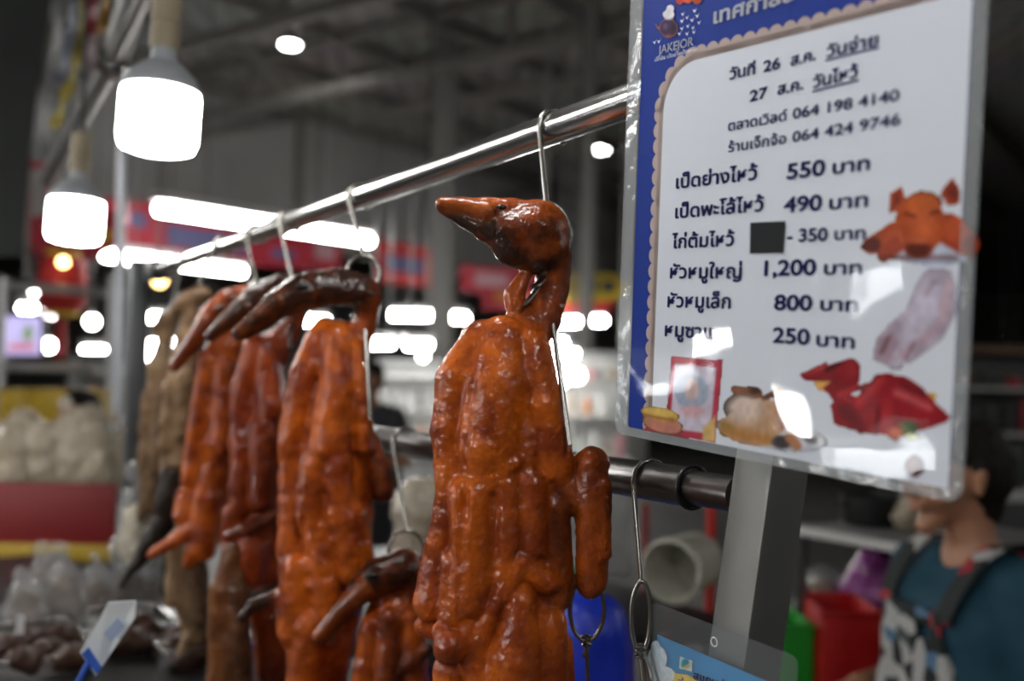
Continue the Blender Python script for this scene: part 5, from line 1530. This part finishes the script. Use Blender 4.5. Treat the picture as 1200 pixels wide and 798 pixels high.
# low stand under the bins
p = at(990, 760, 2.62); p.z = 0
t = thing('low_stand', 'low dark stand carrying the plastic bins', 'stand', p)
mb = MB(); mb.bevbox(p + ZUP * .605, RT * .25, Vector((FW.x, FW.y, 0)) * .22, ZUP * .014, .003); mb.build('top', IRON, t)
for sx in (-.2, .2):
    for sy in (-.17, .17):
        q = p + RT * sx + FW * sy; mb = MB(); mb.tube([Vector((q.x, q.y, 0)), Vector((q.x, q.y, .6))], .014, 8); mb.build('leg', IRON, t)
PUR = mat('purple_bag', (.26, .05, .24), .35, var=.25, vscale=20)
bag('purple plastic bag standing behind the red bin', 1026, 738, 2.72, 104, 98, 131, PUR, knot=False, name='purple_bag')
bag('orange brown bag between the purple bag and the vendor', 1052, 736, 2.66, 34, 66, 132, mat('orange_bag', (.40, .09, .015), .4, var=.2, vscale=20), knot=False, name='orange_bag')
bag('crumpled clear bag between the square post and the purple bag', 962, 734, 2.78, 70, 80, 133, BAGC, knot=False, name='crumpled_clear_bag', filling=mat('tan_food', (.2, .15, .09), .6))

# ------------------------------------------------------------------ distant stalls, shelves and goods
rr = random.Random(5)
DG = {k_: mat('goods_' + k_, v_, .5, var=.2, vscale=8) for k_, v_ in dict(white=(.75, .76, .75), pale=(.58, .59, .58), grey=(.32, .33, .33), dark=(.04, .045, .045), red=(.4, .04, .04), orange=(.5, .2, .06), blue=(.08, .14, .32), green=(.10, .26, .08), pink=(.5, .22, .25), brown=(.13, .07, .04), tan=(.32, .25, .18)).items()}
def stall(label, px0, px1, ptop, d, hgt_top, goods, group='distant stalls'):
    """stall of two uprights, counter, shelf and a back board"""
    a_, b_ = at(px0, 440, d), at(px1, 440, d); a_.z = b_.z = 0; c_ = (a_ + b_) / 2; w = (b_ - a_).length / 2
    X = (b_ - a_).normalized(); Y = Vector((-X.y, X.x, 0))
    t = thing('market_stall', label, 'stall', c_, group)
    mb = MB(); mb.bevbox(c_ + ZUP * .45, X * w, Y * .35, ZUP * .45, .01); mb.build('counter', goods[0], t)
    mb = MB(); mb.bevbox(c_ + ZUP * .92, X * (w + .03), Y * .38, ZUP * .02, .005); mb.build('counter_top', DG['pale'], t)
    mb = MB(); mb.bevbox(c_ + Y * .5 + ZUP * (hgt_top / 2 + .3), X * w, Y * .02, ZUP * (hgt_top / 2 - .3), .005); mb.build('back_board', goods[1], t)
    for s in (-1, 1):
        mb = MB(); mb.bevbox(c_ + X * w * s + Y * .4 + ZUP * hgt_top / 2, X * .03, Y * .03, ZUP * hgt_top / 2, .004); mb.build('upright', DG['pale'], t)
    for z in (1.3, 1.62):
        mb = MB(); mb.bevbox(c_ + Y * .3 + ZUP * z, X * w, Y * .16, ZUP * .012, .003); mb.build('shelf', DG['pale'], t)
    mb = MB(); mb.bevbox(c_ + Y * .42 + ZUP * hgt_top, X * (w + .05), Y * .12, ZUP * .03, .005); mb.build('top_rail', goods[2], t)
    return c_, X, Y, w
GI = 0
def goods_row(c_, X, Y, w, z, off, n, keys, hmin, hmax, where):
    global GI
    for i_ in range(n):
        k_ = rr.choice(keys); h = rr.uniform(hmin, hmax); r = w / n * .62
        p = c_ + X * (w * (-1 + (2 * i_ + 1) / n)) + Y * off + ZUP * z
        kind = rr.choice(('bottle', 'box', 'jar'))
        mb = MB()
        if kind == 'box': mb.bevbox(p + ZUP * h / 2, X * r * .9, Y * min(.1, r), ZUP * h / 2, .008)
        elif kind == 'jar': mb.lathe([(0, 0), (r * .8, 0), (r * .85, h * .1), (r * .85, h * .75), (r * .6, h * .85), (r * .62, h), (0, h)], p, seg=14)
        else: mb.lathe([(0, 0), (r * .65, 0), (r * .7, h * .06), (r * .7, h * .6), (r * .25, h * .8), (r * .25, h), (0, h)], p, seg=14)
        o = mb.build('goods_' + kind, DG[k_]); GI += 1
        tag(o, '%s %s %s' % (k_, kind, where), kind, 'goods ' + where)
S = [('pale stall between the second duck and the nearest duck', 440, 525, 0, 9.5, 1.75, (DG['grey'], DG['white'], DG['grey']), 'on stall between second and nearest duck'),
     ('pale stall just left of the price sign', 630, 735, 0, 9.0, 1.85, (DG['pale'], DG['white'], DG['grey']), 'on stall left of price sign'),
     ('stall behind the nearest duck', 528, 622, 0, 10.5, 1.8, (DG['grey'], DG['white'], DG['grey']), 'on stall behind nearest duck'),
     ('stall with dark back seen left of the pale ducks', 60, 190, 0, 8.0, 1.75, (DG['dark'], DG['grey'], DG['dark']), 'on stall left of pale ducks'),
     ('dark stall with red goods at the right edge', 1130, 1260, 0, 7.0, 1.9, (DG['dark'], DG['dark'], DG['brown']), 'on dark stall at right edge')]
for l, a_, b_, _, d, ht, gd, wh in S:
    q = stall(l, a_, b_, 0, d, ht, gd)
    keys = ['white', 'pale', 'grey', 'dark', 'pink', 'tan', 'orange', 'blue'] if 'right edge' not in l else ['red', 'brown', 'dark', 'red']
    goods_row(*q, .941, .0, 7, keys, .12, .3, wh + ', counter')
    goods_row(*q, 1.313, .28, 6, keys, .1, .24, wh + ', lower shelf')
    goods_row(*q, 1.633, .28, 4, keys, .06, .12, wh + ', upper shelf') if ht > 1.8 else None
# hall columns
for px, d, w, l in ((516, 13.0, .14, 'grey hall column between the red banners'), (686, 11.0, .07, 'thin pale hall column left of the price sign'), (742, 16, .2, 'column behind the price sign edge')):
    p = at(px, 440, d); p.z = 0
    t = thing('hall_column', l, 'column', p, 'hall columns')
    mb = MB(); mb.bevbox(p + ZUP * ZC / 2, RT * w, FW * w, ZUP * (ZC / 2 - .005), .01); mb.build('shaft', mat('column_grey', (.26, .26, .25), .5), t)
    mb = MB(); mb.bevbox(p + ZUP * .15, RT * (w + .03), FW * (w + .03), ZUP * .145, .01); mb.build('plinth', DG['grey'], t)
# ------------------------------------------------------------------ people
SKINM = mat('skin_tone', (.42, .20, .115), .45, var=.08, vscale=25)
HAIRM = mat('black_hair', (.010, .008, .007), .65, var=.4, vscale=120, bump=.6, bscale=160, Specular_IOR_Level=.2)
LIPM = mat('lip_tone', (.34, .12, .09), .4)


def apron_mat():
    m = bpy.data.materials.new('patterned_apron_cloth'); m.use_nodes = True
    nt = m.node_tree; N = nt.nodes; L = nt.links; b = N['Principled BSDF']
    tc = N.new('ShaderNodeTexCoord'); v = N.new('ShaderNodeTexVoronoi'); v.inputs['Scale'].default_value = 26
    L.new(tc.outputs['Object'], v.inputs['Vector'])
    sp = N.new('ShaderNodeSeparateColor'); L.new(v.outputs['Color'], sp.inputs[0])
    r = N.new('ShaderNodeValToRGB'); r.color_ramp.interpolation = 'CONSTANT'; e = r.color_ramp.elements
    cols = [(0, (.012, .02, .02)), (.34, (.55, .55, .53)), (.52, (.015, .018, .018)), (.66, (.5, .5, .49)), (.80, (.40, .015, .03)), (.90, (.09, .10, .10)), (.96, (.10, .22, .36))]
    e[0].position = 0; e[0].color = (*cols[0][1], 1); e[1].position = cols[1][0]; e[1].color = (*cols[1][1], 1)
    for p, c in cols[2:]:
        q = e.new(p); q.color = (*c, 1)
    L.new(sp.outputs[0], r.inputs[0])
    ck = N.new('ShaderNodeTexChecker'); ck.inputs['Scale'].default_value = 90; L.new(tc.outputs['Object'], ck.inputs['Vector'])
    mx = N.new('ShaderNodeMix'); mx.data_type = 'RGBA'; mx.blend_type = 'MULTIPLY'; mx.inputs['Factor'].default_value = .25
    L.new(r.outputs[0], mx.inputs['A']); L.new(ck.outputs[0], mx.inputs['B']); L.new(mx.outputs['Result'], b.inputs['Base Color'])
    b.inputs['Roughness'].default_value = .75
    return m


def person(label, loc, ang, sc, shirt, trousers, head_turn=0., apron=None, res=.006, group=None, hand=True):
    """loc: between the feet; ang: facing direction in the plan; local x = to the person's left, y = forward"""
    Fd = Vector((math.cos(ang), math.sin(ang), 0)); Ld = Vector((-Fd.y, Fd.x, 0))
    t = thing('person', label, 'person', loc, group)
    def out(name, prims, m, rs=res, noises=(), clip=None, seed=1):
        V, Q, ti = sdf_mesh(prims, rs, noises, seed, pad=rs * 4, clip=clip)
        M = np.array([Ld[:], Fd[:], (0, 0, 1)]) * sc
        return mesh_np(name, np.array(loc[:]) + V @ M, Q, m, None, t, loc)
    ch, sh = math.cos(head_turn), math.sin(head_turn)
    HC_ = (0., .025, 1.455)
    def h(x, y, z, r): return (HC_[0] + x * ch - y * sh, HC_[1] + x * sh + y * ch, HC_[2] + z, r)
    body = [C(h(0, -.012, .025, .078), h(0, .022, .02, .070), k=.02), C(h(0, .035, -.05, .046), h(0, .05, -.075, .026), k=.03),      # skull, jaw
            C(h(.03, .062, -.028, .026), k=.02), C(h(-.03, .062, -.028, .026), k=.02),                                                # cheeks
            C(h(0, .092, .022, .007), h(0, .108, -.018, .0125), k=.012), C(h(.012, .098, -.022, .008), h(-.012, .098, -.022, .008), k=.008),  # nose
            C(h(.034, .078, .034, .009), h(0, .088, .036, .009), h(-.034, .078, .034, .009), k=.012),                               # brow
            C(h(.03, .086, .014, .010), k=.006, cut=True), C(h(-.03, .086, .014, .010), k=.006, cut=True),
            C(h(.03, .074, .014, .0125), k=.003), C(h(-.03, .074, .014, .0125), k=.003),                                               # eyelids
            C(h(.02, .088, -.045, .0065), h(0, .096, -.043, .0075), h(-.02, .088, -.045, .0065), k=.006),                            # lips
            C(h(.018, .086, -.056, .0065), h(0, .094, -.057, .0085), h(-.018, .086, -.056, .0065), k=.006), C(h(.03, .09, -.0505, .002), h(0, .104, -.0505, .002), h(-.03, .09, -.0505, .002), k=.003, cut=True),
            C(h(0, .07, -.095, .016), k=.02),
            C(h(.077, -.005, .018, .013), h(.075, -.002, -.018, .009), k=.008), C(h(-.077, -.005, .018, .013), h(-.075, -.002, -.018, .009), k=.008),  # ears
            C((0, -.005, 1.39, .046), (0, -.018, 1.29, .054), k=.03),                                                                  # neck
            C((.08, -.02, 1.27, .045), (-.08, -.02, 1.27, .045), k=.04), C((.165, -.02, 1.245, .052), k=.04), C((-.165, -.02, 1.245, .052), k=.04),
            C((.07, .0, 1.16, .105), (-.07, .0, 1.16, .105), k=.06), C((.05, .01, .98, .108), (-.05, .01, .98, .108), k=.08), C((.07, 0, .84, .118), (-.07, 0, .84, .118), k=.08),
            C((.09, 0, .80, .092), (.095, .01, .45, .058), (.10, -.015, .09, .040), k=.03), C((-.09, 0, .80, .092), (-.095, .01, .45, .058), (-.10, -.015, .09, .040), k=.03),
            C((.10, -.03, .04, .036), (.11, .10, .03, .030), k=.02), C((-.10, -.03, .04, .036), (-.11, .10, .03, .030), k=.02)]
    for s in (1, -1):
        el = (s * .225, -.03, .99); wr = (s * .145, .15, 1.005)
        body += [C((s * .172, -.02, 1.24, .048), (el[0], el[1], el[2], .038), (wr[0], wr[1], wr[2], .024), k=.015)]
        pm = (wr[0] - s * .02, wr[1] + .055, wr[2] - .008)
        body += [C((wr[0], wr[1], wr[2], .022), (pm[0], pm[1], pm[2], .024), k=.012, sq=(1, 1, 1.35))]
        for j, (dx, ln) in enumerate(((.030, .055), (.011, .066), (-.009, .062), (-.028, .048))):
            bx = pm[0] + dx * .95; by = pm[1] + .022
            body += [C((bx, by, pm[2], .0085), (bx + dx * .1, by + ln * .55, pm[2] - .006, .0080), (bx + dx * .1, by + ln * .95, pm[2] - .030, .0072), k=.003)]
        body += [C((pm[0] - s * .020, pm[1] - .018, pm[2], .011), (pm[0] - s * .045, pm[1] + .012, pm[2] - .006, .010), (pm[0] - s * .048, pm[1] + .040, pm[2] - .014, .0085), k=.006)]
    out('body', body, SKINM)
    for s in (1, -1):
        mb = MB(); p = h(s * .03, .0785, .013, 0); w = loc + (Ld * p[0] + Fd * p[1] + ZUP * p[2]) * sc
        mb.lathe([(.0085 * math.sin(math.pi * k / 8) * sc, -.0085 * math.cos(math.pi * k / 8) * sc) for k in range(9)], w, seg=12, caps=False); mb.build('eye', EYE, t)
    hair = [C(h(0, -.03, .045, .082), h(0, .01, .052, .074), k=.02), C(h(0, -.05, -.01, .070), h(0, -.05, -.045, .052), k=.03), C(h(.055, -.02, .02, .035), h(.058, -.025, -.01, .02), k=.02), C(h(-.055, -.02, .02, .035), h(-.058, -.025, -.01, .02), k=.02),
            C(h(0, .075, .0, .055), h(0, .09, -.07, .06), k=.015, cut=True)]
    out('hair', hair, HAIRM, noises=((.02, .003), (.008, .0015)))
    sh_ = [C((.085, -.02, 1.265, .056), (-.085, -.02, 1.265, .056), k=.04), C((.07, .0, 1.16, .120), (-.07, .0, 1.16, .120), k=.06), C((.055, .01, .98, .124), (-.055, .01, .98, .124), k=.08), C((.075, 0, .86, .134), (-.075, 0, .86, .134), k=.08)]
    for s in (1, -1): sh_ += [C((s * .160, -.02, 1.245, .066), (s * .210, -.027, 1.09, .058), k=.03), C((s * .213, -.028, 1.07, .048), (s * .222, -.03, 1.03, .046), k=.008, cut=True)]
    sh_ += [C((0, .01, 1.345, .062), (0, .05, 1.335, .05), k=.012, cut=True)]
    out('shirt', sh_, shirt, noises=((.09, .008), (.035, .003)), clip=lambda F, ax: np.maximum(F, (.80 - ax[2])[None, None, :].astype(np.float32)))
    tr_ = [C((.07, 0, .84, .130), (-.07, 0, .84, .130), k=.06), C((.09, 0, .80, .106), (.097, .01, .45, .076), (.10, -.012, .10, .062), k=.03), C((-.09, 0, .80, .106), (-.097, .01, .45, .076), (-.10, -.012, .10, .062), k=.03)]
    out('trousers', tr_, trousers, rs=max(res, .009), noises=((.08, .006),), clip=lambda F, ax: np.maximum(F, np.maximum(.075 - ax[2], ax[2] - .93)[None, None, :].astype(np.float32)))
    for s in (1, -1):
        out('shoe', [C((s * .10, -.035, .042, .042), (s * .112, .10, .036, .040), (s * .115, .145, .030, .030), k=.02), C((s * .10, -.03, .045, .046), (s * .10, -.02, .085, .046), k=.02)], BLACK, rs=.008, clip=lambda F, ax: np.maximum(F, (.002 - ax[2])[None, None, :].astype(np.float32)))
    if apron is not None:
        ap = [C((.07, .0, 1.16, .134), (-.07, .0, 1.16, .134), k=.06), C((.055, .01, .98, .138), (-.055, .01, .98, .138), k=.08), C((.075, 0, .86, .148), (-.075, 0, .86, .148), k=.08), C((.07, .03, .55, .14), (-.07, .03, .55, .14), k=.08),
              C((.07, .0, 1.16, .124), (-.07, .0, 1.16, .124), k=.004, cut=True), C((.055, .01, .98, .128), (-.055, .01, .98, .128), k=.004, cut=True), C((.075, 0, .86, .138), (-.075, 0, .86, .138), k=.004, cut=True), C((.07, .03, .55, .13), (-.07, .03, .55, .13), k=.004, cut=True)]
        def clip(F, ax):
            X, Y, Z = np.meshgrid(*[a_.astype(np.float32) for a_ in ax], indexing='ij', sparse=True)
            wid = np.where(Z > 1.02, .125 - (Z - 1.02) * .22, .165)
            return np.maximum(F, np.maximum(np.maximum(.01 - Y, np.abs(X) - wid), np.maximum(Z - 1.205, .50 - Z)))
        out('apron', ap, apron, rs=.0045, noises=((.07, .004),), clip=clip)
        for s in (1, -1):
            pts = [(s * .088, .125, 1.19), (s * .098, .095, 1.255), (s * .098, .03, 1.322), (s * .092, -.04, 1.322), (s * .07, -.10, 1.24), (s * .03, -.125, 1.10)]
            mb = MB(); P_ = spline([loc + (Ld * a_ + Fd * b_ + ZUP * c_) * sc for a_, b_, c_ in pts], 6)
            vs = []; fs = []; n_ = len(P_)
            for i_, p in enumerate(P_):
                tg = (P_[min(i_ + 1, n_ - 1)] - P_[max(i_ - 1, 0)]).normalized(); sd = (Ld - tg * Ld.dot(tg)).normalized(); nn = tg.cross(sd).normalized()
                for a_, b_ in ((-1, -1), (1, -1), (1, 1), (-1, 1)): vs.append(p + sd * .022 * a_ * sc + nn * .003 * b_)
            for i_ in range(n_ - 1):
                for k_ in range(4): fs.append((4 * i_ + k_, 4 * i_ + (k_ + 1) % 4, 4 * i_ + 4 + (k_ + 1) % 4, 4 * i_ + 4 + k_))
            fs += [(3, 2, 1, 0), tuple(4 * n_ - 4 + k_ for k_ in range(4))]
            mb.add(vs, fs); mb.build('apron_strap', apron, t)
    return t


TEAL = mat('teal_shirt_cloth', (.008, .058, .095), .8, var=.15, vscale=20, bump=.3)
pv = at(1132, 560, 2.1); pv.z = 0
person('person in a teal shirt and patterned apron, face half hidden by the price sign', pv, math.atan2(-.25, -.97), 1.0, TEAL, mat('dark_trousers', (.02, .02, .025), .8), head_turn=math.radians(4), apron=apron_mat(), res=.0055)
pv = at(434, 440, 6.6); pv.z = 0
person('person with dark hair and a dark shirt behind the counter, beside the second duck', pv, -2.0, 1.10, mat('charcoal_shirt', (.05, .05, .06), .8), MATS['dark_trousers'], res=.011)
pv = at(92, 470, 4.4); pv.z = 0
person('person with dark hair in a pinkish shirt behind the white bags at left', pv, -1.2, .985, mat('pinkish_shirt', (.40, .20, .22), .8), MATS['dark_trousers'], head_turn=.5, res=.011)
